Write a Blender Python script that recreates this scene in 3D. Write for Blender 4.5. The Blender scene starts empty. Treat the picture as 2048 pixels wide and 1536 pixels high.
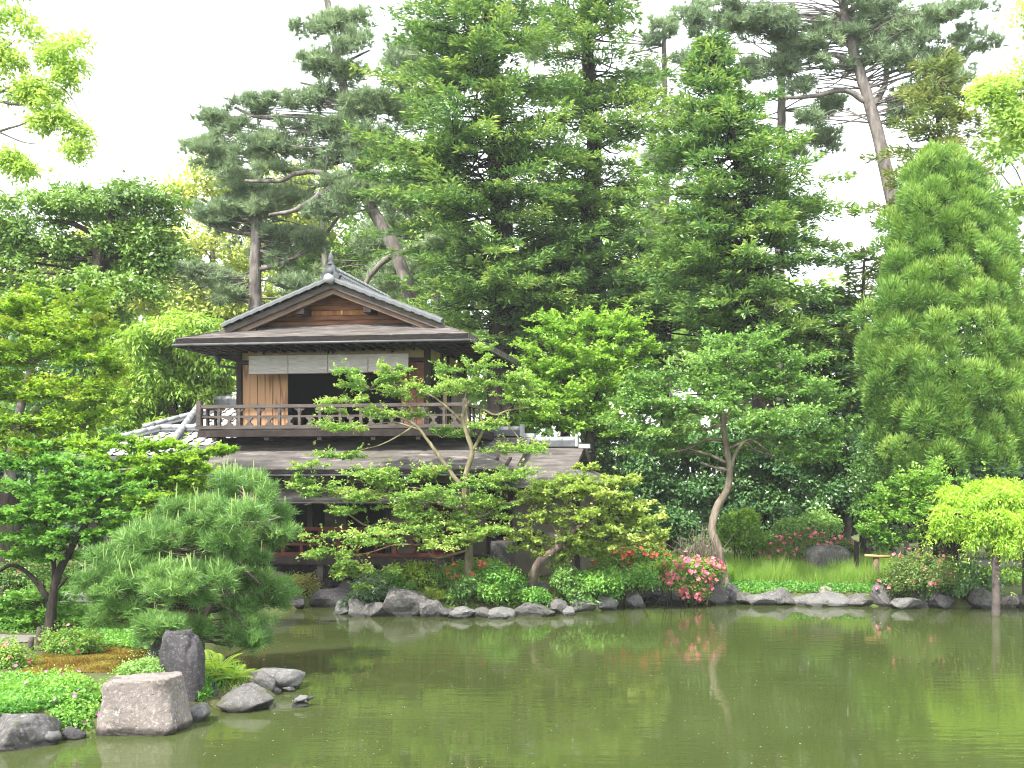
import bpy, bmesh, math, random
import numpy as np
from mathutils import Vector, Matrix, noise
R = math.radians
rng = np.random.default_rng(7)
random.seed(7)

# ------------------------------------------------------------------ camera, sky, sun, exposure
F, PX, PY, H = 1967.0, 1250.0, 972.0, 2.5          # focal length and principal point in photo pixels, eye height
sc = bpy.context.scene
cam_d = bpy.data.cameras.new('camera')
cam = bpy.data.objects.new('camera', cam_d)
sc.collection.objects.link(cam)
cam.location = (0, 0, H)
cam.rotation_euler = (R(90), 0, 0)
cam_d.sensor_width = 36
cam_d.lens = F / 2048 * 36
cam_d.shift_x = -(PX - 1024) / 2048
cam_d.shift_y = (PY - 768) / 2048
cam_d.clip_end = 3000
sc.camera = cam

SUN_EL, SUN_AZ = R(52), R(-33)                       # azimuth measured from straight behind the camera, towards the left
to_sun = Vector((math.sin(SUN_AZ) * math.cos(SUN_EL), -math.cos(SUN_AZ) * math.cos(SUN_EL), math.sin(SUN_EL)))
world = bpy.data.worlds.new('World')
sc.world = world
world.use_nodes = True
wn = world.node_tree.nodes
wl = world.node_tree.links
bg = wn['Background']
sky = wn.new('ShaderNodeTexSky')
sky.sky_type = 'NISHITA'
sky.sun_disc = False
sky.sun_elevation = SUN_EL
sky.sun_rotation = math.atan2(to_sun.x, to_sun.y)
sky.dust_density = 4.0
sky.air_density = 1.0
mul = wn.new('ShaderNodeMix'); mul.data_type = 'RGBA'; mul.blend_type = 'MIX'
mul.inputs[0].default_value = 0.82
mul.inputs[7].default_value = (9.0, 9.3, 9.6, 1)       # high thin white cloud, even over the whole sky
wl.new(sky.outputs[0], mul.inputs[6])
wl.new(mul.outputs[2], bg.inputs[0])
bg.inputs[1].default_value = 0.15

sun_d = bpy.data.lights.new('sun', 'SUN')
sun_d.energy = 4.2
sun_d.angle = R(2.0)
sun_d.color = (1.0, 0.95, 0.86)
sun = bpy.data.objects.new('sun', sun_d)
sc.collection.objects.link(sun)
sun.rotation_euler = to_sun.to_track_quat('Z', 'Y').to_euler()

sc.view_settings.view_transform = 'Standard'
sc.view_settings.look = 'None'
sc.view_settings.exposure = 1.3
sc.view_settings.gamma = 1
sc.cycles.use_denoising = True
sc.cycles.filter_width = 1.1
sc.cycles.max_bounces = 6
sc.cycles.diffuse_bounces = 3
sc.cycles.glossy_bounces = 3
sc.cycles.transmission_bounces = 4
sc.cycles.transparent_max_bounces = 4
sc.cycles.caustics_reflective = False
sc.cycles.caustics_refractive = False

# ------------------------------------------------------------------ helpers
COL = sc.collection

def P(px, py, D):
    return np.array([(px - PX) / F * D, D, H - (py - PY) / F * D])

def W(px, py, z=0.0):
    return P(px, py, F * (H - z) / (py - PY))

def link(o, parent=None):
    COL.objects.link(o)
    if parent is not None:
        o.parent = parent
    return o

def tag(o, label=None, cat=None, group=None, kind=None):
    if label: o['label'] = label
    if cat: o['category'] = cat
    if group: o['group'] = group
    if kind: o['kind'] = kind
    return o

def empty(name, loc, rz=0.0):
    o = bpy.data.objects.new(name, None)
    o.empty_display_size = .2
    o.location = loc
    o.rotation_euler = (0, 0, rz)
    return link(o)

def obj(name, verts, faces, mat, parent=None, smooth=False, loc=None):
    me = bpy.data.meshes.new(name)
    me.from_pydata([tuple(v) for v in verts], [], [tuple(f) for f in faces])
    if mat: me.materials.append(mat)
    if smooth:
        me.polygons.foreach_set('use_smooth', np.ones(len(me.polygons), bool))
    me.update()
    o = bpy.data.objects.new(name, me)
    if loc is not None: o.location = loc
    return link(o, parent)

def inst(name, me, parent=None, loc=(0, 0, 0), rot=(0, 0, 0), scale=(1, 1, 1)):
    o = bpy.data.objects.new(name, me)
    o.location = loc; o.rotation_euler = rot; o.scale = scale
    return link(o, parent)

def soup(name, V, k, mat, parent=None, tint=None, kind='stuff', loc=None):
    """one mesh of len(V)/k separate k-gons"""
    V = np.asarray(V, np.float32).reshape(-1, 3)
    if parent is not None:
        V = V - np.array(parent.location, np.float32)
    n = len(V) // k
    me = bpy.data.meshes.new(name)
    me.vertices.add(n * k); me.loops.add(n * k); me.polygons.add(n)
    me.vertices.foreach_set('co', V.ravel())
    me.loops.foreach_set('vertex_index', np.arange(n * k, dtype=np.int32))
    me.polygons.foreach_set('loop_start', np.arange(0, n * k, k, dtype=np.int32))
    if tint is not None:
        a = me.attributes.new('tint', 'FLOAT', 'FACE')
        a.data.foreach_set('value', np.asarray(tint, np.float32))
    me.materials.append(mat)
    me.update(calc_edges=True)
    o = bpy.data.objects.new(name, me)
    if kind: o['kind'] = kind
    return link(o, parent)

def norm(a):
    return a / np.maximum(np.linalg.norm(a, axis=-1, keepdims=True), 1e-9)

def rdir(n):
    return norm(rng.normal(size=(n, 3)))

class MB:
    """collects boxes, bars and tubes into one mesh"""
    def __init__(s): s.v = []; s.f = []
    def add(s, v, f):
        b = len(s.v); s.v += [tuple(x) for x in v]; s.f += [tuple(i + b for i in q) for q in f]; return s
    def box(s, x0, x1, y0, y1, z0, z1):
        v = [(x0,y0,z0),(x1,y0,z0),(x1,y1,z0),(x0,y1,z0),(x0,y0,z1),(x1,y0,z1),(x1,y1,z1),(x0,y1,z1)]
        return s.add(v, [(0,3,2,1),(4,5,6,7),(0,1,5,4),(1,2,6,5),(2,3,7,6),(3,0,4,7)])
    def slab(s, poly, dz, down=True):
        """polygon (top, counter-clockwise from above) with thickness dz downwards"""
        n = len(poly); top = [tuple(p) for p in poly]; bot = [(p[0], p[1], p[2] - dz) for p in poly]
        f = [tuple(range(n)), tuple(range(2 * n - 1, n - 1, -1))]
        f += [(i, n + i, n + (i + 1) % n, (i + 1) % n) for i in range(n)]
        return s.add(top + bot, f)
    def prism(s, poly, y0, y1):
        """polygon in x,z extruded in y"""
        n = len(poly)
        v = [(x, y0, z) for x, z in poly] + [(x, y1, z) for x, z in poly]
        f = [tuple(range(n)), tuple(range(2 * n - 1, n - 1, -1))] + [(i, n + i, n + (i + 1) % n, (i + 1) % n) for i in range(n)]
        return s.add(v, f)
    def tube(s, pts, rad, n=8, caps=True):
        pts = [Vector(p) for p in pts]; m = len(pts)
        if not hasattr(rad, '__len__'): rad = [rad] * m
        up = Vector((0.13, 0.31, 1)).normalized(); vs = []; prev = None
        for i, p in enumerate(pts):
            t = (pts[min(i + 1, m - 1)] - pts[max(i - 1, 0)]).normalized()
            a = prev - t * prev.dot(t) if prev is not None else t.cross(up if abs(t.dot(up)) < .95 else Vector((1, 0, 0)))
            a.normalize(); b = t.cross(a); prev = a
            for j in range(n):
                q = 2 * math.pi * j / n
                vs.append(p + (a * math.cos(q) + b * math.sin(q)) * rad[i])
        fs = [(i * n + j, i * n + (j + 1) % n, (i + 1) * n + (j + 1) % n, (i + 1) * n + j) for i in range(m - 1) for j in range(n)]
        if caps: fs += [tuple(range(n - 1, -1, -1)), tuple(range((m - 1) * n, m * n))]
        return s.add(vs, fs)
    def build(s, name, mat, parent=None, smooth=False, loc=None):
        v = s.v
        if loc is not None: v = [(a[0] - loc[0], a[1] - loc[1], a[2] - loc[2]) for a in v]
        return obj(name, v, s.f, mat, parent, smooth, loc)

def spline(pts, sub=6):
    p = [np.asarray(q, float) for q in pts]
    p = [2 * p[0] - p[1]] + p + [2 * p[-1] - p[-2]]
    out = []
    for i in range(1, len(p) - 2):
        for k in range(sub):
            t = k / sub
            out.append(.5 * (2 * p[i] + (p[i+1] - p[i-1]) * t + (2*p[i-1] - 5*p[i] + 4*p[i+1] - p[i+2]) * t*t + (3*p[i] - p[i-1] - 3*p[i+1] + p[i+2]) * t**3))
    out.append(p[-2])
    return np.array(out)

def limb(name, pts, r0, r1, mat, parent, n=8, sub=6, wob=.12, flare=0.0):
    """a smooth tapered trunk or branch through the given points"""
    c = spline(pts, sub); m = len(c); t = np.linspace(0, 1, m)
    r = r0 + (r1 - r0) * t ** .8
    r = r * (1 + wob * rng.normal(size=m) * .5) + flare * r0 * np.exp(-t * m / 2.5)
    c = c + rng.normal(size=c.shape) * (r0 * wob * .35)
    if parent is not None: c = c - np.array(parent.location)
    return MB().tube(c, list(np.maximum(r, .004)), n).build(name, mat, parent, True)

# ------------------------------------------------------------------ materials
def new_mat(name):
    m = bpy.data.materials.new(name); m.use_nodes = True
    nt = m.node_tree; b = nt.nodes['Principled BSDF']
    return m, nt, nt.nodes, nt.links, b

def ramp(nodes, stops):
    r = nodes.new('ShaderNodeValToRGB'); e = r.color_ramp.elements
    while len(e) < len(stops): e.new(.5)
    for i, (p, c) in enumerate(stops):
        e[i].position = p; e[i].color = (*c, 1)
    return r

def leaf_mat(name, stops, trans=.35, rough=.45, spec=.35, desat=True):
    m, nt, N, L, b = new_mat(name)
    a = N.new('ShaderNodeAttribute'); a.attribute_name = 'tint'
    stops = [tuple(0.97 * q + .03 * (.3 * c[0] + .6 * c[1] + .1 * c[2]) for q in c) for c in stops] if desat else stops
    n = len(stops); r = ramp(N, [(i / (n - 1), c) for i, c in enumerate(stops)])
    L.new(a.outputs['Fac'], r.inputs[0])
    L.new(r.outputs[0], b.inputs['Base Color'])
    b.inputs['Roughness'].default_value = rough
    b.inputs['Specular IOR Level'].default_value = spec
    t = N.new('ShaderNodeBsdfTranslucent')
    hs = N.new('ShaderNodeHueSaturation'); hs.inputs['Hue'].default_value = .485; hs.inputs['Saturation'].default_value = 1.1; hs.inputs['Value'].default_value = 1.25
    L.new(r.outputs[0], hs.inputs['Color']); L.new(hs.outputs[0], t.inputs[0])
    mx = N.new('ShaderNodeMixShader'); mx.inputs[0].default_value = trans
    L.new(b.outputs[0], mx.inputs[1]); L.new(t.outputs[0], mx.inputs[2])
    L.new(mx.outputs[0], N['Material Output'].inputs[0])
    return m

def noise_mat(name, stops, scale=4.0, detail=6, rough=.8, bump=.3, bscale=None, stretch=(1, 1, 1), spec=.3, second=None, bdist=.02, coord='Object'):
    """colour from one noise ramp, optional second noise patch colour (threshold, colour, scale), bump from noise"""
    m, nt, N, L, b = new_mat(name)
    tc = N.new('ShaderNodeTexCoord'); mp = N.new('ShaderNodeMapping'); mp.inputs['Scale'].default_value = stretch
    if coord == 'World':
        g = N.new('ShaderNodeNewGeometry'); L.new(g.outputs['Position'], mp.inputs[0])
    else:
        L.new(tc.outputs[coord], mp.inputs[0])
    n = N.new('ShaderNodeTexNoise'); n.inputs['Scale'].default_value = scale; n.inputs['Detail'].default_value = detail; n.inputs['Roughness'].default_value = .62
    L.new(mp.outputs[0], n.inputs['Vector'])
    r = ramp(N, stops); L.new(n.outputs[0], r.inputs[0]); col = r.outputs[0]
    for (th, c, s) in (second or []):
        n2 = N.new('ShaderNodeTexNoise'); n2.inputs['Scale'].default_value = s; n2.inputs['Detail'].default_value = 5; L.new(mp.outputs[0], n2.inputs['Vector'])
        r2 = ramp(N, [(th, (0, 0, 0)), (min(th + .12, 1), (1, 1, 1))]); L.new(n2.outputs[0], r2.inputs[0])
        mx = N.new('ShaderNodeMix'); mx.data_type = 'RGBA'; L.new(r2.outputs[0], mx.inputs[0]); L.new(col, mx.inputs[6]); mx.inputs[7].default_value = (*c, 1)
        col = mx.outputs[2]
    L.new(col, b.inputs['Base Color'])
    b.inputs['Roughness'].default_value = rough; b.inputs['Specular IOR Level'].default_value = spec
    n3 = N.new('ShaderNodeTexNoise'); n3.inputs['Scale'].default_value = bscale or scale * 3; n3.inputs['Detail'].default_value = 8; L.new(mp.outputs[0], n3.inputs['Vector'])
    bp = N.new('ShaderNodeBump'); bp.inputs['Strength'].default_value = bump; bp.inputs['Distance'].default_value = bdist
    L.new(n3.outputs[0], bp.inputs['Height']); L.new(bp.outputs[0], b.inputs['Normal'])
    return m

M = {}
# leaves, from the oldest leaves to the youngest; cedar tint also carries light and shade
M['camphor'] = leaf_mat('camphor_leaf', [(.22,.40,.06), (.38,.56,.12), (.54,.66,.20)], .55)
M['holly'] = leaf_mat('holly_leaf', [(.06,.13,.025), (.16,.30,.05), (.28,.46,.09)], .25, .35, .5)
M['yellow_maple'] = leaf_mat('yellow_maple_leaf', [(.11,.26,.025), (.25,.44,.045), (.38,.55,.07), (.46,.46,.08)], .45)
M['maple'] = leaf_mat('green_maple_leaf', [(.06,.18,.025), (.14,.34,.05), (.28,.50,.09)], .45)
M['lime_maple'] = leaf_mat('lime_maple_leaf', [(.12,.28,.03), (.24,.44,.04), (.36,.54,.08)], .45)
M['oak'] = leaf_mat('bright_oak_leaf', [(.10,.24,.03), (.27,.46,.06), (.44,.58,.11)], .4)
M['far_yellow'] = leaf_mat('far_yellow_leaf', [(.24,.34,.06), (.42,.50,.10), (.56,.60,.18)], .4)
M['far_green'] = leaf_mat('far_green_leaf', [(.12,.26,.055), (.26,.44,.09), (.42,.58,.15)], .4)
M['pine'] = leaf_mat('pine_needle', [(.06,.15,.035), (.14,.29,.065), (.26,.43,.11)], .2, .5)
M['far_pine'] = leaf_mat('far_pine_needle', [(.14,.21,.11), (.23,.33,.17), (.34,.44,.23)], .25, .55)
M['candle'] = leaf_mat('pine_candle', [(.28,.42,.12), (.36,.50,.16)], .2, .5)
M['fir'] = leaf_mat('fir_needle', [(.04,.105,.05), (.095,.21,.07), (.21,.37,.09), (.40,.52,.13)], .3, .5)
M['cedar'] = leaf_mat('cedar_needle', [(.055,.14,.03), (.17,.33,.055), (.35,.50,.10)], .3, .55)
M['brown_cedar'] = leaf_mat('thin_cedar_needle', [(.084,.156,.048), (.180,.264,.072), (.312,.336,.108)], .3, .55)
M['bright_tree'] = leaf_mat('bright_green_leaf', [(.12,.28,.035), (.28,.50,.07), (.44,.64,.13)], .4)
M['ash'] = leaf_mat('umbrella_leaf', [(.065,.16,.035), (.17,.34,.07), (.31,.51,.13)], .32, .35, .5)
M['island'] = leaf_mat('layered_tree_leaf', [(.08,.20,.04), (.19,.36,.07), (.32,.50,.10), (.44,.52,.14)], .38, .38, .5)
M['pale_maple'] = leaf_mat('pale_maple_leaf', [(.18,.30,.05), (.33,.46,.09), (.48,.56,.16)], .4)
M['dark_ever'] = leaf_mat('dark_evergreen_leaf', [(.03,.085,.03), (.075,.19,.05), (.17,.32,.09)], .18, .32, .55)
M['plum'] = leaf_mat('plum_leaf', [(.077,.220,.033), (.187,.396,.055), (.374,.572,.110)], .42)
M['wisteria'] = leaf_mat('wisteria_leaf', [(.22,.42,.04), (.36,.58,.06), (.50,.66,.11)], .48)
M['azalea'] = leaf_mat('azalea_leaf', [(.052,.143,.019), (.143,.286,.039), (.286,.442,.078)], .3)
M['azalea_dark'] = leaf_mat('dark_azalea_leaf', [(.05,.12,.025), (.11,.22,.04), (.24,.27,.08)], .25)
M['cover'] = leaf_mat('ground_cover_leaf', [(.052,.182,.026), (.130,.338,.052), (.286,.520,.091)], .35)
M['fern'] = leaf_mat('fern_leaf', [(.06,.15,.02), (.18,.30,.03), (.36,.44,.06)], .4)
M['yellow_shrub'] = leaf_mat('yellow_shrub_leaf', [(.20,.24,.05), (.38,.40,.10), (.55,.50,.16)], .4)
M['sasa'] = leaf_mat('bamboo_grass_leaf', [(.05,.14,.05), (.10,.22,.08), (.40,.46,.30)], .3)
M['grass'] = leaf_mat('grass_blade', [(.14,.30,.04), (.27,.46,.07), (.42,.56,.15)], .5)
M['straw'] = leaf_mat('grass_plume', [(.45,.40,.28), (.62,.55,.42)], .4)
M['moss'] = leaf_mat('moss_tuft', [(.12,.07,.018), (.25,.17,.03), (.28,.27,.055)], .2, .8, .1)
M['pink'] = leaf_mat('pink_petal', [(.55,.07,.13), (.75,.16,.26), (.85,.36,.42)], .3, desat=False)
M['red'] = leaf_mat('red_petal', [(.60,.05,.03), (.78,.12,.08), (.80,.24,.16)], .3, desat=False)
M['purple'] = leaf_mat('purple_petal', [(.40,.08,.34), (.52,.16,.46), (.66,.34,.58)], .3, desat=False)
M['dryleaf'] = leaf_mat('floating_leaf', [(.25,.22,.10), (.50,.48,.30), (.62,.62,.50)], .1)

def bark_mat(name, a, b, c, sc_=5):
    return noise_mat(name, [(.3, a), (.5, b), (.7, c)], sc_, 8, .9, .9, 9, (1, 1, .3), .15, bdist=.05)
M['bark_dark'] = bark_mat('bark_dark', (.012,.01,.009), (.03,.025,.021), (.07,.06,.05))
M['bark_grey'] = bark_mat('bark_grey', (.07,.06,.055), (.16,.14,.13), (.27,.25,.23))
M['bark_pine'] = bark_mat('bark_pine', (.05,.035,.028), (.12,.09,.075), (.22,.18,.15))
M['bark_pale'] = bark_mat('bark_pale', (.08,.064,.048), (.17,.14,.108), (.27,.23,.18), 7)
M['bark_olive'] = bark_mat('bark_olive', (.08,.07,.04), (.17,.15,.09), (.27,.24,.16), 7)
def mixc(N, L, col, f):
    m = N.new('ShaderNodeMix'); m.data_type = 'RGBA'; m.blend_type = 'MULTIPLY'; m.inputs[0].default_value = 1
    L.new(col, m.inputs[6]); m.inputs[7].default_value = (f, f, f, 1); return m.outputs[2]

def stone_mat(name, dark, mid, light, lichen, moss, mossy=.62):
    m, nt, N, L, b = new_mat(name)
    tc = N.new('ShaderNodeTexCoord'); oi = N.new('ShaderNodeObjectInfo')
    ad = N.new('ShaderNodeVectorMath'); ad.operation = 'ADD'; L.new(tc.outputs['Object'], ad.inputs[0]); L.new(oi.outputs['Location'], ad.inputs[1])
    def nz(s, d=8, r=.6):
        n = N.new('ShaderNodeTexNoise'); n.inputs['Scale'].default_value = s; n.inputs['Detail'].default_value = d; n.inputs['Roughness'].default_value = r; L.new(ad.outputs[0], n.inputs['Vector']); return n.outputs[0]
    def mix(f, c0, c1):
        mx = N.new('ShaderNodeMix'); mx.data_type = 'RGBA'; L.new(f, mx.inputs[0])
        if isinstance(c0, tuple): mx.inputs[6].default_value = (*c0, 1)
        else: L.new(c0, mx.inputs[6])
        if isinstance(c1, tuple): mx.inputs[7].default_value = (*c1, 1)
        else: L.new(c1, mx.inputs[7])
        return mx.outputs[2]
    def th(o, lo, hi):
        r = ramp(N, [(lo, (0, 0, 0)), (hi, (1, 1, 1))]); L.new(o, r.inputs[0]); return r.outputs[0]
    r0 = ramp(N, [(.32, dark), (.47, mid), (.58, mid), (.72, light)]); L.new(nz(5, 12, .72), r0.inputs[0])
    col = mix(th(nz(26, 6, .7), .52, .66), r0.outputs[0], light)
    col = mix(th(nz(40, 4, .7), .60, .68), col, dark)
    col = mix(th(nz(11, 8, .75), .60, .66), col, lichen)
    g = N.new('ShaderNodeNewGeometry'); sp = N.new('ShaderNodeSeparateXYZ'); L.new(g.outputs['Normal'], sp.inputs[0])
    mu = N.new('ShaderNodeMath'); mu.operation = 'MULTIPLY'; L.new(th(nz(3.5, 6, .65), mossy, mossy + .08), mu.inputs[0]); L.new(th(sp.outputs[2], -.1, .5), mu.inputs[1])
    col = mix(mu.outputs[0], col, moss)
    # damp band just above the water line
    sz = N.new('ShaderNodeSeparateXYZ'); L.new(g.outputs['Position'], sz.inputs[0])
    wz_ = N.new('ShaderNodeMath'); wz_.operation = 'MULTIPLY_ADD'; L.new(nz(6, 3, .5), wz_.inputs[0]); wz_.inputs[1].default_value = -.10; L.new(sz.outputs[2], wz_.inputs[2])
    wet = th(wz_.outputs[0], .0, .035)
    col = mix(wet, mixc(N, L, col, .35), col)
    rr = N.new('ShaderNodeMapRange'); rr.inputs[3].default_value = .35; rr.inputs[4].default_value = .92; L.new(wet, rr.inputs[0]); L.new(rr.outputs[0], b.inputs['Roughness'])
    L.new(col, b.inputs['Base Color']); b.inputs['Specular IOR Level'].default_value = .25
    bp = N.new('ShaderNodeBump'); bp.inputs['Strength'].default_value = .8; bp.inputs['Distance'].default_value = .03; L.new(nz(14, 12, .75), bp.inputs['Height']); L.new(bp.outputs[0], b.inputs['Normal'])
    return m
M['stone'] = stone_mat('pond_stone', (.035,.033,.033), (.105,.10,.098), (.20,.19,.185), (.27,.265,.25), (.06,.075,.025), .56)
M['stone_pale'] = stone_mat('pale_stone', (.06,.058,.057), (.14,.137,.134), (.22,.216,.21), (.27,.266,.255), (.09,.10,.04), .62)
M['stone_dark'] = stone_mat('dark_stone', (.020,.019,.020), (.055,.052,.056), (.12,.115,.12), (.20,.195,.195), (.05,.06,.025), .62)
M['stone_pink'] = stone_mat('pinkish_stone', (.06,.05,.047), (.19,.165,.152), (.33,.30,.28), (.42,.40,.38), (.09,.10,.03), .64)
M['wood_dark'] = noise_mat('dark_timber', [(.3, (.012,.009,.009)), (.6, (.035,.026,.024)), (.8, (.06,.045,.04))], 4, 6, .7, .2, 20, (1, 1, .25), .2)
M['wood_grey'] = noise_mat('weathered_timber', [(.3, (0.045,0.038,0.035)), (.55, (0.098,0.081,0.075)), (.8, (0.150,0.131,0.124))], 6, 8, .8, .3, 24, (.3, 1, 1), .2)
M['wood_red'] = noise_mat('red_brown_timber', [(.3, (.055,.014,.010)), (.55, (.105,.028,.019)), (.8, (.15,.05,.034))], 5, 6, .7, .2, 24, (.3, 1, 1), .2)
M['wood_rake'] = noise_mat('rake_timber', [(.3, (.10,.065,.05)), (.55, (.20,.14,.11)), (.8, (.30,.22,.17))], 5, 8, .8, .3, 24, (.4, 1, .4), .2)
M['wood_gable'] = noise_mat('gable_timber', [(.3, (0.085,0.038,0.021)), (.5, (0.170,0.076,0.043)), (.7, (0.272,0.128,0.060))], 3, 8, .7, .3, 24, (.5, 1, 3), .2)
M['wood_gable_sunlit'] = noise_mat('sunlit_gable_timber', [(.3, (0.187,0.072,0.025)), (.5, (0.306,0.128,0.043)), (.7, (0.391,0.187,0.068))], 5, 8, .7, .2, 24, (2, 1, .5), .2)
M['roof_bark'] = noise_mat('bark_thatch', [(.30, (.045,.039,.037)), (.46, (.092,.083,.078)), (.58, (.125,.113,.107)), (.72, (.18,.165,.155))], 3.5, 12, .95, .8, 18, (.45, 1.8, 1), .1, second=[(.60, (.22,.20,.19), 4), (.68, (.36,.31,.24), 9), (.64, (.11,.11,.065), 1.3)], bdist=.03)
M['roof_edge'] = noise_mat('bark_thatch_edge', [(.3, (.012,.010,.010)), (.7, (.04,.035,.033))], 6, 8, .95, .6, 30, (1, 1, 6), .1)
M['tile'] = noise_mat('grey_roof_tile', [(.3, (.055,.060,.066)), (.55, (.10,.108,.116)), (.75, (.15,.157,.165))], 3, 6, .7, .15, 30, (1, 1, 1), .3)
M['tile_pale'] = noise_mat('pale_roof_tile', [(.3, (0.216,0.223,0.230)), (.55, (0.331,0.338,0.346)), (.75, (0.418,0.418,0.418))], 2.5, 6, .4, .15, 30, (1, 1, 1), .5)
M['plaster'] = noise_mat('ochre_plaster', [(.3, (.30,.22,.11)), (.6, (.42,.32,.17)), (.8, (.48,.38,.22))], 2, 6, .9, .1, 30)
M['plaster_grey'] = noise_mat('beige_plaster', [(.3, (.11,.093,.07)), (.6, (.19,.165,.128)), (.8, (.25,.22,.175))], 2, 6, .9, .1, 30)
M['paper'] = noise_mat('sliding_screen_paper', [(.3, (.50,.45,.16)), (.7, (.60,.55,.24))], 2, 3, .8, .05, 30)
M['metal'] = noise_mat('gutter_metal', [(.3, (0.060,0.060,0.063)), (.7, (0.120,0.120,0.126))], 6, 4, .45, .05, 30)
M['gravel'] = noise_mat('gravel', [(.3, (.11,.10,.09)), (.6, (.18,.17,.155)), (.8, (.24,.23,.21))], 40, 6, .95, .5, 60, coord='World')
M['bamboo'] = noise_mat('bamboo_pole', [(.3, (.36,.22,.08)), (.7, (.55,.38,.17))], 6, 4, .5, .1, 20)
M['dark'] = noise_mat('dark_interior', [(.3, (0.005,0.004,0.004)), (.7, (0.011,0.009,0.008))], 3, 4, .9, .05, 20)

def plank_mat():
    m, nt, N, L, b = new_mat('cedar_plank')
    tc = N.new('ShaderNodeTexCoord'); oi = N.new('ShaderNodeObjectInfo')
    ad = N.new('ShaderNodeVectorMath'); ad.operation = 'ADD'
    L.new(tc.outputs['Object'], ad.inputs[0]); L.new(oi.outputs['Location'], ad.inputs[1])
    mp = N.new('ShaderNodeMapping'); mp.inputs['Scale'].default_value = (1, 1, .07); L.new(ad.outputs[0], mp.inputs[0])
    n = N.new('ShaderNodeTexNoise'); n.inputs['Scale'].default_value = 3; n.inputs['Detail'].default_value = 2; L.new(mp.outputs[0], n.inputs['Vector'])
    w = N.new('ShaderNodeMath'); w.operation = 'MULTIPLY'; w.inputs[1].default_value = 46; L.new(n.outputs[0], w.inputs[0])
    s = N.new('ShaderNodeMath'); s.operation = 'SINE'; L.new(w.outputs[0], s.inputs[0])
    r = ramp(N, [(.0, (.40,.22,.11)), (.62, (.33,.175,.085)), (.95, (.22,.105,.05))]); L.new(s.outputs[0], r.inputs[0])
    L.new(r.outputs[0], b.inputs['Base Color']); b.inputs['Roughness'].default_value = .65
    return m
M['plank'] = plank_mat()

def blind_mat():
    m, nt, N, L, b = new_mat('reed_blind')
    tc = N.new('ShaderNodeTexCoord'); mp = N.new('ShaderNodeMapping'); mp.inputs['Scale'].default_value = (3, 3, 90); L.new(tc.outputs['Object'], mp.inputs[0])
    n = N.new('ShaderNodeTexNoise'); n.inputs['Scale'].default_value = 1.4; n.inputs['Detail'].default_value = 4; L.new(mp.outputs[0], n.inputs['Vector'])
    r = ramp(N, [(.3, (.25,.22,.21)), (.55, (.40,.37,.36)), (.75, (.50,.47,.46))]); L.new(n.outputs[0], r.inputs[0])
    L.new(r.outputs[0], b.inputs['Base Color']); b.inputs['Roughness'].default_value = .85
    bp = N.new('ShaderNodeBump'); bp.inputs['Strength'].default_value = .4; bp.inputs['Distance'].default_value = .005
    L.new(n.outputs[0], bp.inputs['Height']); L.new(bp.outputs[0], b.inputs['Normal'])
    return m
M['blind'] = blind_mat()

def water_mat():
    m, nt, N, L, b = new_mat('pond_water')
    g = N.new('ShaderNodeNewGeometry')
    n0 = N.new('ShaderNodeTexNoise'); n0.inputs['Scale'].default_value = .25; n0.inputs['Detail'].default_value = 3; L.new(g.outputs['Position'], n0.inputs['Vector'])
    r = ramp(N, [(.3, (.034,.046,.013)), (.7, (.051,.066,.020))]); L.new(n0.outputs[0], r.inputs[0])
    L.new(r.outputs[0], b.inputs['Base Color'])
    b.inputs['Roughness'].default_value = .03; b.inputs['IOR'].default_value = 1.333; b.inputs['Specular IOR Level'].default_value = .5
    mp = N.new('ShaderNodeMapping'); mp.inputs['Scale'].default_value = (.5, 1.7, 1); L.new(g.outputs['Position'], mp.inputs[0])
    n1 = N.new('ShaderNodeTexNoise'); n1.inputs['Scale'].default_value = 3.2; n1.inputs['Detail'].default_value = 4; n1.inputs['Roughness'].default_value = .5; L.new(mp.outputs[0], n1.inputs['Vector'])
    # gusts: ripples stronger in places
    n2 = N.new('ShaderNodeTexNoise'); n2.inputs['Scale'].default_value = .35; n2.inputs['Detail'].default_value = 2; L.new(g.outputs['Position'], n2.inputs['Vector'])
    r2 = ramp(N, [(.38, (.15, .15, .15)), (.66, (1.3, 1.3, 1.3))]); L.new(n2.outputs[0], r2.inputs[0])
    mu = N.new('ShaderNodeMath'); mu.operation = 'MULTIPLY'; L.new(n1.outputs[0], mu.inputs[0]); L.new(r2.outputs[0], mu.inputs[1])
    bp = N.new('ShaderNodeBump'); bp.inputs['Strength'].default_value = .09; bp.inputs['Distance'].default_value = .05
    L.new(mu.outputs[0], bp.inputs['Height']); L.new(bp.outputs[0], b.inputs['Normal'])
    return m
M['water'] = water_mat()
M['ground'] = noise_mat('garden_soil', [(.28, (.045,.035,.02)), (.45, (.07,.075,.025)), (.60, (.08,.12,.03)), (.78, (.16,.14,.06))], 1.6, 10, .95, .8, 14, coord='World', bdist=.05)

# ------------------------------------------------------------------ ground, pond
SH = [(-420, 1560), (-120, 1508), (60, 1492), (190, 1462), (300, 1462), (372, 1440), (430, 1415), (520, 1412), (560, 1388),
      (575, 1372), (500, 1352), (440, 1335), (420, 1310), (430, 1290), (470, 1262), (540, 1236), (590, 1221), (620, 1211),
      (660, 1204), (690, 1207), (705, 1224), (760, 1229), (920, 1230), (1080, 1229), (1190, 1224), (1240, 1213), (1282, 1204), (1302, 1199),
      (1335, 1201), (1400, 1206), (1500, 1208), (1600, 1210), (1760, 1213), (1900, 1216), (2048, 1212), (2300, 1214), (2800, 1225)]
shore = [W(x, y)[:2] for x, y in SH]
pond = np.array(shore + [np.array((26., 12.)), np.array((26., -14.)), np.array((-9., -14.)), np.array((-9., 2.)), np.array((-8.6, 5.5))])

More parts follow.
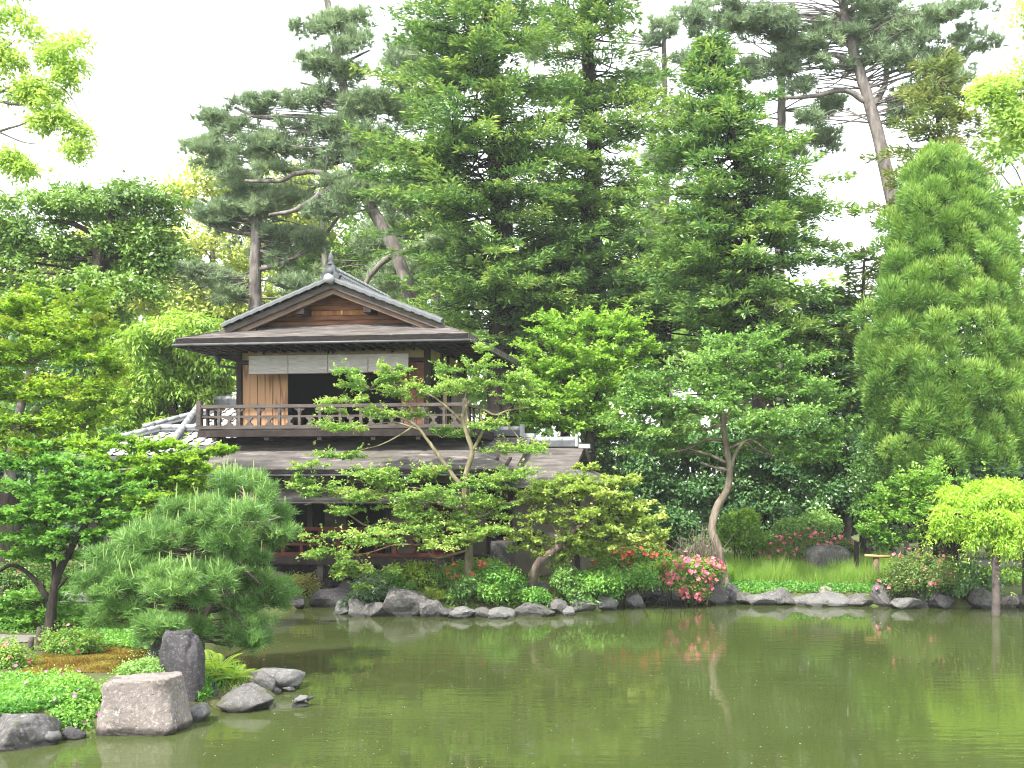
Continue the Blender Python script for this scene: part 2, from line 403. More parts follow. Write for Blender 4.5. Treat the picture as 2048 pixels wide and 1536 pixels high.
def sdist(x, y):
    """distance to the pond edge, positive on land"""
    x = np.asarray(x, float); y = np.asarray(y, float)
    d = np.full(x.shape, 1e9); ins = np.zeros(x.shape, bool)
    for i in range(len(pond)):
        a, b = pond[i], pond[(i + 1) % len(pond)]
        e = b - a; L2 = max(e @ e, 1e-9)
        t = np.clip(((x - a[0]) * e[0] + (y - a[1]) * e[1]) / L2, 0, 1)
        d = np.minimum(d, np.hypot(x - a[0] - t * e[0], y - a[1] - t * e[1]))
        c = ((a[1] > y) != (b[1] > y))
        with np.errstate(divide='ignore', invalid='ignore'):
            xi = a[0] + (y - a[1]) / (b[1] - a[1] if b[1] != a[1] else 1e-9) * e[0]
        ins ^= c & (x < xi)
    return np.where(ins, -d, d)

def gh(x, y):
    d = sdist(x, y)
    land = .26 * (1 - np.exp(-np.maximum(d, 0) / .22)) + .018 * np.clip(d, 0, 10) + .03 * np.sin(1.7 * np.asarray(x) + .6) * np.sin(1.3 * np.asarray(y)) * np.clip(d, 0, 1)
    return np.where(d > 0, land, -.5 * (1 - np.exp(np.minimum(d, 0) / .25)))

def G(px, py):
    """the point of the ground seen at a pixel"""
    z = .3
    for _ in range(8):
        p = W(px, py, z); z = .5 * z + .5 * float(gh(p[0], p[1]))
    return np.array([p[0], p[1], float(gh(p[0], p[1]))])

def base(px, D):
    x = (px - PX) / F * D
    return np.array([x, D, float(gh(x, D))])

fx = np.concatenate([-np.geomspace(400, 22.5, 12), np.arange(-22, 16, .25), np.geomspace(16.2, 400, 12)])
fy = np.concatenate([-np.geomspace(300, 15, 8), np.arange(-14, 7, 1.0), np.arange(7, 27, .22), np.arange(27, 48, .6), np.geomspace(48.5, 400, 10)])
gx, gy = np.meshgrid(fx, fy)
gz = gh(gx, gy)
nx, ny = len(fx), len(fy)
idx = np.arange(nx * ny).reshape(ny, nx)
fq = np.stack([idx[:-1, :-1], idx[:-1, 1:], idx[1:, 1:], idx[1:, :-1]], -1).reshape(-1, 4)
gv = np.stack([gx, gy, gz], -1).reshape(-1, 3)
ground = obj('ground', gv, fq, M['ground'], smooth=True)
tag(ground, 'mossy garden ground around the pond', kind='structure')
wpts = [(-30, -20, 0), (30, -20, 0), (30, 30, 0), (-30, 30, 0)]
water = obj('pond_water', wpts, [(0, 1, 2, 3)], M['water'])
tag(water, 'murky green pond with soft reflections', kind='structure')

def draped(name, pix, mat, lift, label, step=.12, kind='structure'):
    """a thin sheet laid on the ground, its outline given where the photo shows it"""
    poly = np.array([G(x, y)[:2] for x, y in pix])
    lo, hi = poly.min(0), poly.max(0)
    n = max(2, int((hi[0] - lo[0]) / step)), max(2, int((hi[1] - lo[1]) / step))
    X, Y = np.meshgrid(np.linspace(lo[0], hi[0], n[0]), np.linspace(lo[1], hi[1], n[1]))
    ins = inside(poly, X, Y)
    Z = gh(X, Y) + lift
    id_ = np.arange(X.size).reshape(X.shape)
    q = np.stack([id_[:-1, :-1], id_[:-1, 1:], id_[1:, 1:], id_[1:, :-1]], -1)
    keep = ins[:-1, :-1] & ins[1:, 1:] & ins[1:, :-1] & ins[:-1, 1:]
    o = obj(name, np.stack([X, Y, Z], -1).reshape(-1, 3), q[keep], mat, smooth=True)
    return tag(o, label, kind=kind)

def inside(poly, X, Y):
    ins = np.zeros(np.shape(X), bool)
    for i in range(len(poly)):
        a, b = poly[i], poly[(i + 1) % len(poly)]
        c = (a[1] > Y) != (b[1] > Y)
        ins ^= c & (X < a[0] + (Y - a[1]) / ((b[1] - a[1]) or 1e-9) * (b[0] - a[0]))
    return ins

draped('gravel_path', [(-60, 1296), (60, 1286), (84, 1272), (-60, 1268)], M['gravel'], .012, 'pale gravel path at the left edge behind the azaleas', .05)
draped('gravel_path', [(90, 1205), (290, 1203), (290, 1186), (90, 1188)], M['gravel'], .012, 'grey gravel path seen under the maple behind the pine', .05)
draped('gravel_path', [(1620, 1136), (1800, 1138), (2100, 1136), (2100, 1124), (1800, 1122), (1640, 1124)], M['gravel'], .012, 'pale gravel path behind the bamboo rail on the far bank', .1)

# ------------------------------------------------------------------ foliage engine
def quads(C, A, N, L, Wd):
    A = norm(A); S = norm(np.cross(N, A)); N = np.cross(A, S)
    L = np.broadcast_to(np.asarray(L, float).reshape(-1, 1), (len(C), 1)); Wd = np.broadcast_to(np.asarray(Wd, float).reshape(-1, 1), (len(C), 1))
    return np.stack([C, C + A*L*.5 + S*Wd*.5 + N*L*.06, C + A*L - N*L*.10, C + A*L*.5 - S*Wd*.5 + N*L*.06], 1).reshape(-1, 3)

def blades(C, A, L, Wd):
    A = norm(A); S = norm(np.cross(A, rdir(len(A))))
    L = np.broadcast_to(np.asarray(L, float).reshape(-1, 1), (len(C), 1))
    return np.stack([C - S*Wd*.5, C + S*Wd*.5, C + A*L], 1).reshape(-1, 3)

def frag(blobs, k, D):
    """break every ellipsoid of a crown into smaller uneven ones"""
    out = []
    for b in blobs:
        px, py, rx, ry = b[:4]; dd = b[4] if len(b) > 4 else 0
        n = k + (1 if rng.random() < .5 else 0)
        for _ in range(n):
            u = rdir(1)[0] * rng.random() ** .4
            s = rng.uniform(.42, .72)
            out.append((px + u[0] * rx * .72, py + u[1] * ry * .72, rx * s * rng.uniform(.8, 1.15), ry * s * rng.uniform(.8, 1.2), dd + u[2] * rx * .6 * D / F))
    return out

def clumps(blobs, D, cr, dens=1.0, shell=.6, bot=-.35, deep=.8, split=0, tvar=.10):
    """centres of leaf clumps spread through the outer part of each ellipsoid of a crown.
    a blob: px, py, half width, half height in photo pixels, optional change of depth"""
    C, O, T = [], [], []
    if split: blobs = frag(blobs, split, D)
    for b in blobs:
        px, py, rx, ry = b[:4]; d_ = D + (b[4] if len(b) > 4 else 0)
        c = P(px, py, d_); ax, az = rx * d_ / F, ry * d_ / F; ay = deep * max(ax, az * .8)
        area = 4 * math.pi * (((ax*az)**1.6 + (ax*ay)**1.6 + (ay*az)**1.6) / 3) ** (1/1.6)
        n = max(3, int(dens * area / (math.pi * cr * cr)))
        q = rdir(n * 2); q = q[(q[:, 2] > bot) | (rng.random(len(q)) < .25)][:n]
        rad = (shell + (1 - shell) * rng.random((len(q), 1)) ** .6) * (1 + .14 * rng.normal(size=(len(q), 1)))
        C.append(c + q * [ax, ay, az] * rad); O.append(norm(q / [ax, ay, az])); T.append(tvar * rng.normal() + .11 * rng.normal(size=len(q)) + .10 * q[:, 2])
    return np.concatenate(C), np.concatenate(O), np.concatenate(T)

def sprays(C, O, T, cr, m, flat=.6, up=.6, jz=1.0):
    n = len(C); q = rdir(n * m); q[:, 2] *= flat
    i = np.repeat(np.arange(n), m)
    s = C[i] + q * cr * rng.random((n * m, 1)) ** .45 * (.6 + .8 * rng.random((n, 1)))[i]
    nn = norm(.55 * q + .5 * O[i] + up * np.array([0, 0, 1]))
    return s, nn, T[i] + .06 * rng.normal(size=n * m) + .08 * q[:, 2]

def leafy(S, SN, T, k, sr, L, Wd, droop=0.0, jit=.55, mean=.45, thick=.25, tipup=0.2):
    """k leaves in a little flat spray round every point"""
    n = len(S); i = np.repeat(np.arange(n), k)
    t1 = norm(np.cross(SN, rdir(n))); t2 = np.cross(SN, t1)
    a = rng.random(n * k) * 2 * math.pi; r = rng.random(n * k) ** .6 * sr
    rad = t1[i] * np.cos(a)[:, None] + t2[i] * np.sin(a)[:, None]
    C = S[i] + rad * r[:, None] + SN[i] * (rng.normal(size=(n * k, 1)) * sr * thick)
    A = rad + .45 * rng.normal(size=(n * k, 3)) + np.array([0, 0, -droop]) + SN[i] * tipup
    N = SN[i] + jit * rng.normal(size=(n * k, 3))
    l = L * (.65 + .6 * rng.random(n * k))
    tint = np.clip(mean + T[i] + .13 * rng.normal(size=n * k), 0, 1)
    return quads(C, A, N, l, l * (Wd / L)), tint

def shoots(C, O, n, length, k, L, Wd, mean, up=.6, droop=0.):
    """leafy young shoots sticking out of the crown"""
    i = rng.integers(0, len(C), n); d = norm(.8 * O[i] + np.array([0, 0, up]) + .45 * rng.normal(size=(n, 3)))
    ln = length * (.5 + rng.random(n)); j = np.repeat(np.arange(n), k); u = rng.random(n * k)
    Q = C[i][j] + d[j] * (ln[j] * u)[:, None] + np.array([0, 0, -1.]) * (droop * ln[j] * u * u)[:, None] + .012 * rng.normal(size=(n * k, 3))
    A = d[j] * .6 + rdir(n * k) * .9; N = np.array([0, 0, .8]) + .7 * rng.normal(size=(n * k, 3)); l = L * (1.1 - .5 * u) * (.8 + .4 * rng.random(n * k))
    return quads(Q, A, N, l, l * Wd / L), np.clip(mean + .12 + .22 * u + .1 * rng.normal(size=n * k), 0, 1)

def fan_pads(blobs, D, axis, dens, subs, k, L, Wd, mean, rise=.25, up_=.35, wide=.8):
    """layered boughs: in every pad twigs fan out from the side nearest the trunk and carry side twigs and leaves"""
    SA, SB, TT, TW = [], [], [], []
    for b in blobs:
        px, py, rx, ry = b[:4]; d_ = D + (b[4] if len(b) > 4 else 0)
        c = P(px, py, d_); ax, az = rx * d_ / F, ry * d_ / F; ay = wide * ax
        t = axis[int(np.argmin(np.linalg.norm(axis - c, axis=1) + .8 * np.maximum(axis[:, 2] - c[2], 0)))]
        v = t - c; r = c + v * min(1, .5 * ax / max(np.linalg.norm(v), .01)); r[2] = c[2] - az * .5
        n = max(7, int(dens * math.pi * ax * ay * 11 + 4))
        th = rng.random(n) * 2 * math.pi; rho = .35 + .75 * rng.random(n) ** .6
        g = c + np.column_stack([ax * np.cos(th) * rho, ay * np.sin(th) * rho, az * (rng.random(n) * 2.0 - .8) * (1.15 - .5 * rho)])
        ln = np.linalg.norm(g - r, axis=1, keepdims=True)
        m = r * .5 + g * .5 + np.array([0, 0, 1]) * (rise * .25 * ln) + .05 * ln * rng.normal(size=(n, 3))
        d = norm(g - m); side = norm(np.cross(d, np.array([0, 0, 1.])))
        tt = .12 * rng.normal() + .10 * rng.normal(size=n)
        SA += [m, r + (m - r) * .5]; SB += [g, m]; TT += [tt, tt - .08]
        for _ in range(subs):
            s = m + (g - m) * rng.random((n, 1)); sd = norm(d + side * (rng.choice([-1, 1], n) * rng.uniform(.5, 1.2, n))[:, None] + np.array([0, 0, 1]) * rng.uniform(-.15, .45, (n, 1)))
            SA.append(s); SB.append(s + sd * ln * rng.uniform(.16, .42, (n, 1))); TT.append(tt + .06)
        q = rng.random(n) < up_
        s = m[q] + (g[q] - m[q]) * rng.uniform(.4, 1, (q.sum(), 1)); SA.append(s); SB.append(s + norm(d[q] * .5 + np.array([0, 0, .9]) + .25 * rng.normal(size=(q.sum(), 3))) * rng.uniform(.10, .30, (q.sum(), 1))); TT.append(tt[q] + .16)
        for i in range(n):
            if rng.random() < .5: TW.append((r, m[i], g[i]))
    A, B, T = np.concatenate(SA), np.concatenate(SB), np.concatenate(TT)
    i = np.repeat(np.arange(len(A)), k); u = rng.random(len(i)) ** .85
    e = (B - A)[i]; d = norm(e); side = norm(np.cross(d, np.array([0, 0, 1.]) + .2 * rng.normal(size=e.shape)))
    C = A[i] + e * u[:, None] + .012 * rng.normal(size=e.shape)
    X = d * .55 + side * (rng.choice([-1., 1.], len(i)) * .8)[:, None] + .4 * rng.normal(size=e.shape)
    N = np.array([0, 0, 1.]) + .55 * rng.normal(size=e.shape); l = L * (.6 + .65 * rng.random(len(i)))
    return quads(C, X, N, l, l * Wd / L), np.clip(mean + T[i] + .14 * (u - .4) + .11 * rng.normal(size=len(i)), 0, 1), TW

def fan_twigs(root, bark, TW, r):
    o = np.array(root.location); mb = MB()
    for p in TW: mb.tube([q - o for q in p], [r, r * .7, r * .25], 3, False)
    t_ = mb.build('branchwork', bark, root, True); t_['kind'] = 'stuff'

def layered(name, label, cat, px, D, bark, trunk, blobs, mat, dens, subs, k, L, Wd, mean=.45, branches=(), bD=None, group=None, rise=.25, up_=.35, tw=.009, fl=1.0, wide=.8, extra=1):
    root, ax = tree(name, label, cat, px, D, bark, trunk, branches, group, bD)
    for br, _, _ in branches: ax = np.concatenate([ax, spline([P(q[0], q[1], D + (q[2] if len(q) > 2 else 0)) for q in br], 5)])
    more = [(x, y + rng.normal() * 16, rx, ry, dd) for x, y, rx, ry, dd in frag(blobs, extra, D)]
    V, t, TW = fan_pads([(b[0], b[1], b[2] * .9, b[3] * fl, *b[4:]) for b in list(blobs) + more], D, ax, dens, subs, k, L, Wd, mean, rise, up_, wide)
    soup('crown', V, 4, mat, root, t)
    fan_twigs(root, bark, TW, tw)
    return root

def needly(S, SN, T, k, L, Wd, mean=.45, spread=.9, up=.3):
    n = len(S); i = np.repeat(np.arange(n), k)
    A = SN[i] * .6 + spread * rdir(n * k) + np.array([0, 0, up])
    l = L * (.7 + .5 * rng.random(n * k))
    return blades(S[i] + .02 * rng.normal(size=(n * k, 3)), A, l, Wd), np.clip(mean + T[i] + (.10 * rng.normal(size=n))[i] + .10 * rng.normal(size=n * k), 0, 1)

def twigs(parent, mat, pairs, r, sub=3, n=4):
    mb = MB(); o = np.array(parent.location)
    for a, b in pairs:
        m = (a + b) / 2 + rng.normal(size=3) * np.linalg.norm(b - a) * .10
        c = spline([a - o, m - o, b - o], sub)
        mb.tube(c, list(np.linspace(r, r * .3, len(c))), n, False)
    if mb.v:
        o_ = mb.build('branchwork', mat, parent, True); o_['kind'] = 'stuff'; return o_

def tree(name, label, cat, px, D, bark, trunk, branches=(), group=None, bD=None):
    """root empty with trunk and branches; trunk: list of (px,py[,dD]) from the ground up and its two radii"""
    b = base(px, bD or D)
    root = empty(name, b); tag(root, label, cat, group)
    pts, r0, r1 = trunk
    pp = [np.array([b[0], b[1], b[2] - .15])] + [P(q[0], q[1], D + (q[2] if len(q) > 2 else 0)) for q in pts]
    limb('trunk', pp, r0, r1, bark, root, 10, wob=.06, flare=.3)
    for br, a, c in branches:
        limb('branch', [P(q[0], q[1], D + (q[2] if len(q) > 2 else 0)) for q in br], a, c, bark, root, 6, 5)
    return root, spline(pp, 6)

def connect(root, bark, axis, C, frac, r):
    """thin branches from the trunk to part of the clumps"""
    sel = C[rng.random(len(C)) < frac]; pairs = []
    for c in sel:
        d = np.linalg.norm(axis - c, axis=1) + .8 * np.maximum(axis[:, 2] - c[2], 0)
        pairs.append((axis[int(np.argmin(d))], c))
    twigs(root, bark, pairs, r)

def broadleaf(name, label, cat, px, D, bark, trunk, blobs, mat, cr, m, k, sr, L, Wd, dens=1.0, shell=.6, flat=.6, up=.6, droop=0., jit=.55,
              mean=.45, branches=(), frac=.12, tr=.03, bot=-.35, deep=.8, group=None, thick=.3, split=3, bD=None, shoot=None, fl=1.0):
    root, ax = tree(name, label, cat, px, D, bark, trunk, branches, group, bD)
    blobs = [(*b[:3], b[3] * fl, *b[4:]) for b in blobs]
    C, O, T = clumps(blobs, D, cr, dens * (.85 if split else 1), shell, bot, deep, split)
    S, SN, T2 = sprays(C, O, T, cr, m, flat, up)
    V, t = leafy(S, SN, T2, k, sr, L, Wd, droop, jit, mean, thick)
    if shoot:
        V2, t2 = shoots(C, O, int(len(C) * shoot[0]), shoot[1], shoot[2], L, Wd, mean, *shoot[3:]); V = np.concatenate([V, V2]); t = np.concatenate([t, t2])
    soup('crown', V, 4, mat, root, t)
    if frac > 0: connect(root, bark, ax, C, frac, tr)
    return root

def pine(name, label, px, D, bark, trunk, blobs, mat, cr, m, k, L, Wd, dens=1.0, branches=(), frac=.15, tr=.03, flat=.45, mean=.45, up=.3, group=None, bot=-.2, shell=.3, deep=.8, split=2, spread=.9):
    root, ax = tree(name, label, 'tree', px, D, bark, trunk, branches, group)
    C, O, T = clumps(blobs, D, cr, dens, shell, bot, deep, split, .12)
    S, SN, T2 = sprays(C, O, T, cr, m, flat, .5)
    V, t = needly(S, SN, T2, k, L, Wd, mean, spread, up)
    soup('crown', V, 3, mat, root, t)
    if frac > 0: connect(root, bark, ax, C, frac, tr)
    return root, C

def fir(name, label, px, D, bark, trunk, rows, mat, nb, mean=.40, group=None, L=.21, Wd=.055, gap=.18, half=.36, branches=(), kk=14):
    """rows: (py, half width in px, x centre) up the tree; flat layered boughs with young tips"""
    root, ax = tree(name, label, 'tree', px, D, bark, trunk, branches, group)
    rows = sorted(rows); ys = [r[0] for r in rows]
    CV, TT, pairs = [], [], []
    for _ in range(nb):
        py = ys[0] + (ys[-1] - ys[0]) * rng.random() ** .9
        hw = np.interp(py, ys, [r[1] for r in rows]); xc = np.interp(py, ys, [r[2] for r in rows])
        az = rng.random() * 2 * math.pi
        if math.sin(az) > .4 and rng.random() < .6: az = -az          # fewer boughs on the far side
        Ln = hw * D / F * (.35 + .8 * rng.random())
        z = H - (py - PY) / F * D
        j = int(np.argmin(abs(ax[:, 2] - z))); a = ax[j].copy(); a[2] = z
        a[0] += ((xc - PX) / F * D - a[0]) * .6
        d = np.array([math.cos(az), math.sin(az), 0])
        rise = .16 * rng.normal() + .10
        nseg = max(3, int(Ln / gap)); u = (np.arange(nseg) + rng.random(nseg)) / nseg; u = .22 + .78 * u
        bend = Ln * (rise * u - .30 * u * u + .14 * u ** 4)
        pts = a + d * (u * Ln)[:, None] + np.array([0, 0, 1]) * bend[:, None]
        pairs.append((a, pts[int(nseg * .55)]))
        w = half * (1.15 - u) * (.7 + .7 * rng.random(nseg)) * min(1.4, .5 + Ln / 3)
        i = np.repeat(np.arange(nseg), kk)
        s = rng.uniform(-1, 1, len(i)); side = np.array([-d[1], d[0], 0])
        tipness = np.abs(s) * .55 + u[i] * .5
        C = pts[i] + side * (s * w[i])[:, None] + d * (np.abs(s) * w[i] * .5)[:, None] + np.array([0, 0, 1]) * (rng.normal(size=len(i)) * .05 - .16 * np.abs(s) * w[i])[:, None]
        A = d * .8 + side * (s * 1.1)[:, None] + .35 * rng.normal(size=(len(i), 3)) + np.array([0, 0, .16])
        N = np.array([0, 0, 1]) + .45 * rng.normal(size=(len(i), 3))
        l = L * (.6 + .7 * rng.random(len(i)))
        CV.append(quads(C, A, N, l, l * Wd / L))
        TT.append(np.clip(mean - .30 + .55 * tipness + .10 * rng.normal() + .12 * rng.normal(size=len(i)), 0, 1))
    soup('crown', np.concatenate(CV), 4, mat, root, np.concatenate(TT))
    twigs(root, bark, pairs, .035)
    return root

def shrub(name, label, cat, px, D, blobs, mat, cr, m, k, sr, L, Wd, dens=1.0, flowers=None, group=None, mean=.45, stems=5, up=.5, shell=.75, droop=0., flat=.9, bot=-.3, bark='bark_dark', ftop=.0, deep=.8, split=None, shoot=(.7, .16, 9)):
    b = base(px, D)
    root = empty(name, b); tag(root, label, cat, group)
    C, O, T = clumps(blobs, D, cr, dens, shell, bot, deep, (0 if name == 'azalea' else 2) if split is None else split)
    ok = C[:, 2] > gh(C[:, 0], C[:, 1]) - .05
    C, O, T = C[ok], O[ok], T[ok]
    S, SN, T2 = sprays(C, O, T, cr, m, flat, up)
    V, t = leafy(S, SN, T2, k, sr, L, Wd, droop, .6, mean)
    if shoot:
        V2, t2 = shoots(C, O, int(len(C) * shoot[0]), shoot[1], shoot[2], L, Wd, mean, *shoot[3:]); V = np.concatenate([V, V2]); t = np.concatenate([t, t2])
    soup('foliage', V, 4, mat, root, t)
    if stems:
        mb = MB(); cc = C[rng.choice(len(C), min(stems, len(C)), False)]
        for c in cc:
            a = np.array([b[0] + rng.normal() * .06, b[1] + rng.normal() * .06, b[2] - .06]) - b
            e = c - b; mb.tube(spline([a, a * .5 + e * .5 + rng.normal(size=3) * .05, e], 3), [.018, .016, .014, .012, .01, .008, .006], 5, False)
        o = mb.build('stem', M[bark], root, True)
    if flowers:
        fm, nf, fs = flowers
        ok = np.where((O[:, 2] > ftop - .4) & (O[:, 1] < .45))[0]
        # blossoms gather on some of the clumps
        i = rng.choice(ok, nf); jit = rng.normal(size=(nf, 3)) * cr * .55
        FC = C[i] + O[i] * cr * .9 + jit; FN = norm(O[i] + .5 * rng.normal(size=(nf, 3)) + np.array([0, -.3, .2]))
        t1 = norm(np.cross(FN, rdir(nf))); t2 = np.cross(FN, t1)
        VV, TT = [], []
        for p in range(5):
            a = p * 2 * math.pi / 5
            A = t1 * math.cos(a) + t2 * math.sin(a) + FN * .45
            VV.append(quads(FC, A, FN, fs * (.8 + .4 * rng.random(nf)), fs * .8)); TT.append(np.clip(.5 + .25 * rng.normal(size=nf), 0, 1))
        soup('blossom', np.concatenate(VV), 4, fm, root, np.concatenate(TT))
    return root

# ------------------------------------------------------------------ the two-storey house
TH = R(7)
O2 = np.array([(475 - PX) / F * 22.43, 22.43])
XD = np.array([math.cos(TH), -math.sin(TH)]); YD = np.array([math.sin(TH), math.cos(TH)])

def HL(px, py, ly):
    """house coordinates of the point seen at a pixel on the plane ly of the house"""
    d = np.array([(px - PX) / F, 1.0]); t = (ly + O2 @ YD) / (d @ YD); p = d * t
    return float((p - O2) @ XD), ly, H - (py - PY) / F * t

def part(name, mat, parent, *boxes):
    mb = MB()
    for b in boxes: mb.box(*b)
    return mb.build(name, M[mat], parent)

house = empty('house', (O2[0], O2[1], 0), -TH)
tag(house, 'two-storey wooden house with hipped bark roofs and a railed balcony over the pond', 'house')

# --- upper roof: hip-and-gable
xc, hw, ze, sl = 2.4, 3.3, 5.74, .388
za = ze + sl * hw
ye, yg, ye2, yg2 = -1.0, -.35, 3.9, 3.25
rb = hw - (yg - ye)
roof = MB()
for s in (-1, 1):
    q = [(xc, yg, za), (xc + s*rb, yg, za - sl*rb), (xc + s*hw, ye, ze), (xc + s*hw, ye2, ze), (xc + s*rb, yg2, za - sl*rb), (xc, yg2, za)]
    roof.slab(q if s > 0 else q[::-1], .13)
up_roof = roof.build('roof', M['roof_bark'], house)
up_roof['label'] = 'upper hip-and-gable roof of weathered bark with grey tile edging'
sk = MB()
top = ze + sl * 1.1
nxs = 24
# front skirt, its surface slightly uneven
rowsY = [ye, -.72, -.45, -.17, .12]
vs, fs = [], []
for r_, y in enumerate(rowsY):
    h_ = hw - (y - ye)
    for i in range(nxs + 1):
        u = -1 + 2 * i / nxs
        vs.append((xc + u * (h_ - .004), y, ze - .012 + sl * (y - ye) - .03 * math.sin((y - ye) * 2.6) + .008 * math.sin(i * 2.1 + r_)))
W1 = nxs + 1
for r_ in range(len(rowsY) - 1):
    for i in range(nxs): fs.append((r_*W1 + i, r_*W1 + i + 1, (r_+1)*W1 + i + 1, (r_+1)*W1 + i))
obj('skirt_roof', vs, fs, M['roof_bark'], up_roof, True)
part('eave_edge', 'roof_edge', up_roof, (xc - hw + .02, xc + hw - .02, ye - .012, ye + .14, ze - .125, ze - .016))
bk = MB().slab([(xc-hw, ye2, ze-.014), (xc-2.2, ye2-1.1, top-.014), (xc+2.2, ye2-1.1, top-.014), (xc+hw, ye2, ze-.014)][::-1], .12).build('skirt_roof', M['roof_bark'], up_roof)
# soffit and rafters
part('soffit', 'wood_dark', up_roof, (xc - hw + .05, xc + hw - .05, ye + .05, ye2 - .05, ze - .155, ze - .135))
raf = MB().box(-.03, .03, 0, 1.0, -.05, 0).build('rafter', M['wood_dark'], up_roof).data
bpy.data.objects.remove(COL.objects['rafter'])
for i in range(20):
    y = ye + .12 + i * .235
    inst('rafter', raf, up_roof, (xc - hw + .06, y, ze - .158), (0, R(0), R(-90)))
    inst('rafter', raf, up_roof, (xc + hw - 1.06, y, ze - .158), (0, 0, R(-90)))
for i in range(28):
    inst('rafter', raf, up_roof, (xc - hw + .18 + i * .232, ye + .06, ze - .159))
# gutters
def gutter(parent, pts, r=.028):
    return MB().tube(pts, r, 8).build('gutter', M['metal'], parent, True)
gutter(up_roof, [(xc - hw - .03, ye - .055, ze - .16), (xc + hw + .03, ye - .055, ze - .165)])
for s in (-1, 1): gutter(up_roof, [(xc + s*(hw + .05), ye - .03, ze - .165), (xc + s*(hw + .05), ye2, ze - .165)], .028)
# rain head and pipe at the left eave
dp = MB().tube([(-.62, .25, ze - .2), (-.62, .25, ze - .28), (-.60, .25, ze - .42), (-.58, .25, ze - .47), (-.06, .3, ze - .52)], [.09, .085, .03, .028, .028], 8).build('downpipe', M['metal'], up_roof, True)
# gable boards
bz = ze + .40
zt = bz
n = 0
while zt < za - .3:
    h_ = .115
    half_w = (za - .10 - zt - h_) / sl
    if half_w > .1:
        mat = 'wood_gable_sunlit' if n == 2 else 'wood_gable'  # one low row is orange as if sunlit, light put into its colour
        hw2 = min(half_w, 2.3)
        MB().prism([(xc - min(half_w + h_/sl, 2.4), zt), (xc + min(half_w + h_/sl, 2.4), zt), (xc + hw2, zt + h_ - .012), (xc - hw2, zt + h_ - .012)], .135 - .008 * (n % 2), .17).build('gable_board', M[mat], house)
    zt += h_; n += 1
MB().prism([(xc - 2.3, bz), (xc + 2.3, bz), (xc, za - .08)], .172, .2).build('gable_wall', M['wood_dark'], house)
part('gable_lath', 'paper', house, (xc + .02, xc + .055, .10, .125, bz + .245, bz + .33))
# barge boards and rake tiles
prof = [(-.11, 0.0), (-.11, .06), (-.08, .10), (.0, .12), (.08, .10), (.11, .06), (.11, 0)]
mbt = MB(); L_ = .245
mbt.add([(0, y, z) for y, z in prof] + [(L_, y, z + .012) for y, z in prof], [(i, i+1, i+8, i+7) for i in range(6)] + [tuple(range(6, -1, -1)), tuple(range(7, 14))])
rake_me = mbt.build('rake_tile', M['tile'], up_roof, False).data
bpy.data.objects.remove(COL.objects['rake_tile'])
ang = math.atan(sl)
for s in (-1, 1):
    for b_, (y0, y1, dz0, dz1, m_) in enumerate([(yg - .02, yg + .05, -.14, -.02, 'wood_grey'), (yg + .06, yg + .11, -.25, -.125, 'wood_rake')]):
        rr = rb + (.0 if b_ == 0 else -.12)
        a = [(xc, za + dz0), (xc + s*rr, za - sl*rr + dz0), (xc + s*rr, za - sl*rr + dz1), (xc, za + dz1)]
        MB().prism(a if s < 0 else a[::-1], y0, y1).build('barge_board', M[m_], up_roof)
    nrt = int(rb / math.cos(ang) / .24)
    for i in range(nrt):
        d_ = (i + 1) * .24
        x = xc + s * (.06 + d_ * math.cos(ang)); z = za - sl * (.06 + d_ * math.cos(ang)) + .005
        inst('rake_tile', rake_me, up_roof, (x, yg - .01, z), (0, s * ang, 0), (1, 1, 1) if s < 0 else (-1, 1, 1))
    # corbel ends under the barge boards
    for u in (.78, 1.9):
        part('purlin_end', 'wood_dark', up_roof, (xc + s*u - .09, xc + s*u + .09, yg + .08, .13, za - sl*u - .37, za - sl*u - .24))
# ridge with cap tiles and end ornament
rid = MB().prism([(xc - .15, za - .02), (xc + .15, za - .02), (xc + .11, za + .27), (xc - .11, za + .27)], yg + .02, yg2).build('ridge', M['tile'], up_roof)
capm = MB().tube([(0, 0, 0), (0, .24, 0)], .085, 10).build('ridge_cap_tile', M['tile_pale'], rid, True).data
bpy.data.objects.remove(COL.objects['ridge_cap_tile'])
for i in range(14): inst('ridge_cap_tile', capm, rid, (xc, yg + .02 + i * .245, za + .28))
dot = MB().box(-.012, .012, -.03, .03, -.03, .03).build('ridge_stud', M['tile_pale'], rid).data
bpy.data.objects.remove(COL.objects['ridge_stud'])
for i in range(26):
    for j in range(3): inst('ridge_stud', dot, rid, (xc + .152 - .03 * (j * .07 + .05) / .25, yg + .15 + i * .11 + (j % 2) * .055, za + .05 + j * .07), (0, R(-8), 0))
orn = [(-.24,0),(.24,0),(.24,.05),(.19,.08),(.21,.13),(.24,.16),(.17,.19),(.12,.24),(.10,.36),(.07,.40),(-.07,.40),(-.10,.36),(-.12,.24),(-.17,.19),(-.24,.16),(-.21,.13),(-.19,.08),(-.24,.05)]
MB().prism([(xc + x, za - .03 + z) for x, z in orn], yg - .10, yg + .02).build('ridge_end_tile', M['tile'], rid)
MB().tube([(xc, yg - .125, za + .22), (xc, yg - .095, za + .22)], [.075, .085], 14).build('crest_disc', M['tile'], rid, True)
MB().tube([(xc, yg - .19, za + .045), (xc, yg - .02, za + .045)], .105, 18).build('round_end_tile', M['tile_pale'], rid, True)
MB().tube([(xc, yg - .04, za + .36), (xc, yg - .04, za + .40), (xc, yg - .04, za + .44), (xc, yg - .04, za + .49), (xc, yg - .04, za + .54), (xc, yg - .04, za + .60), (xc, yg - .04, za + .68)], [.08, .08, .045, .07, .055, .035, .006], 10).build('finial', M['tile'], rid, True)

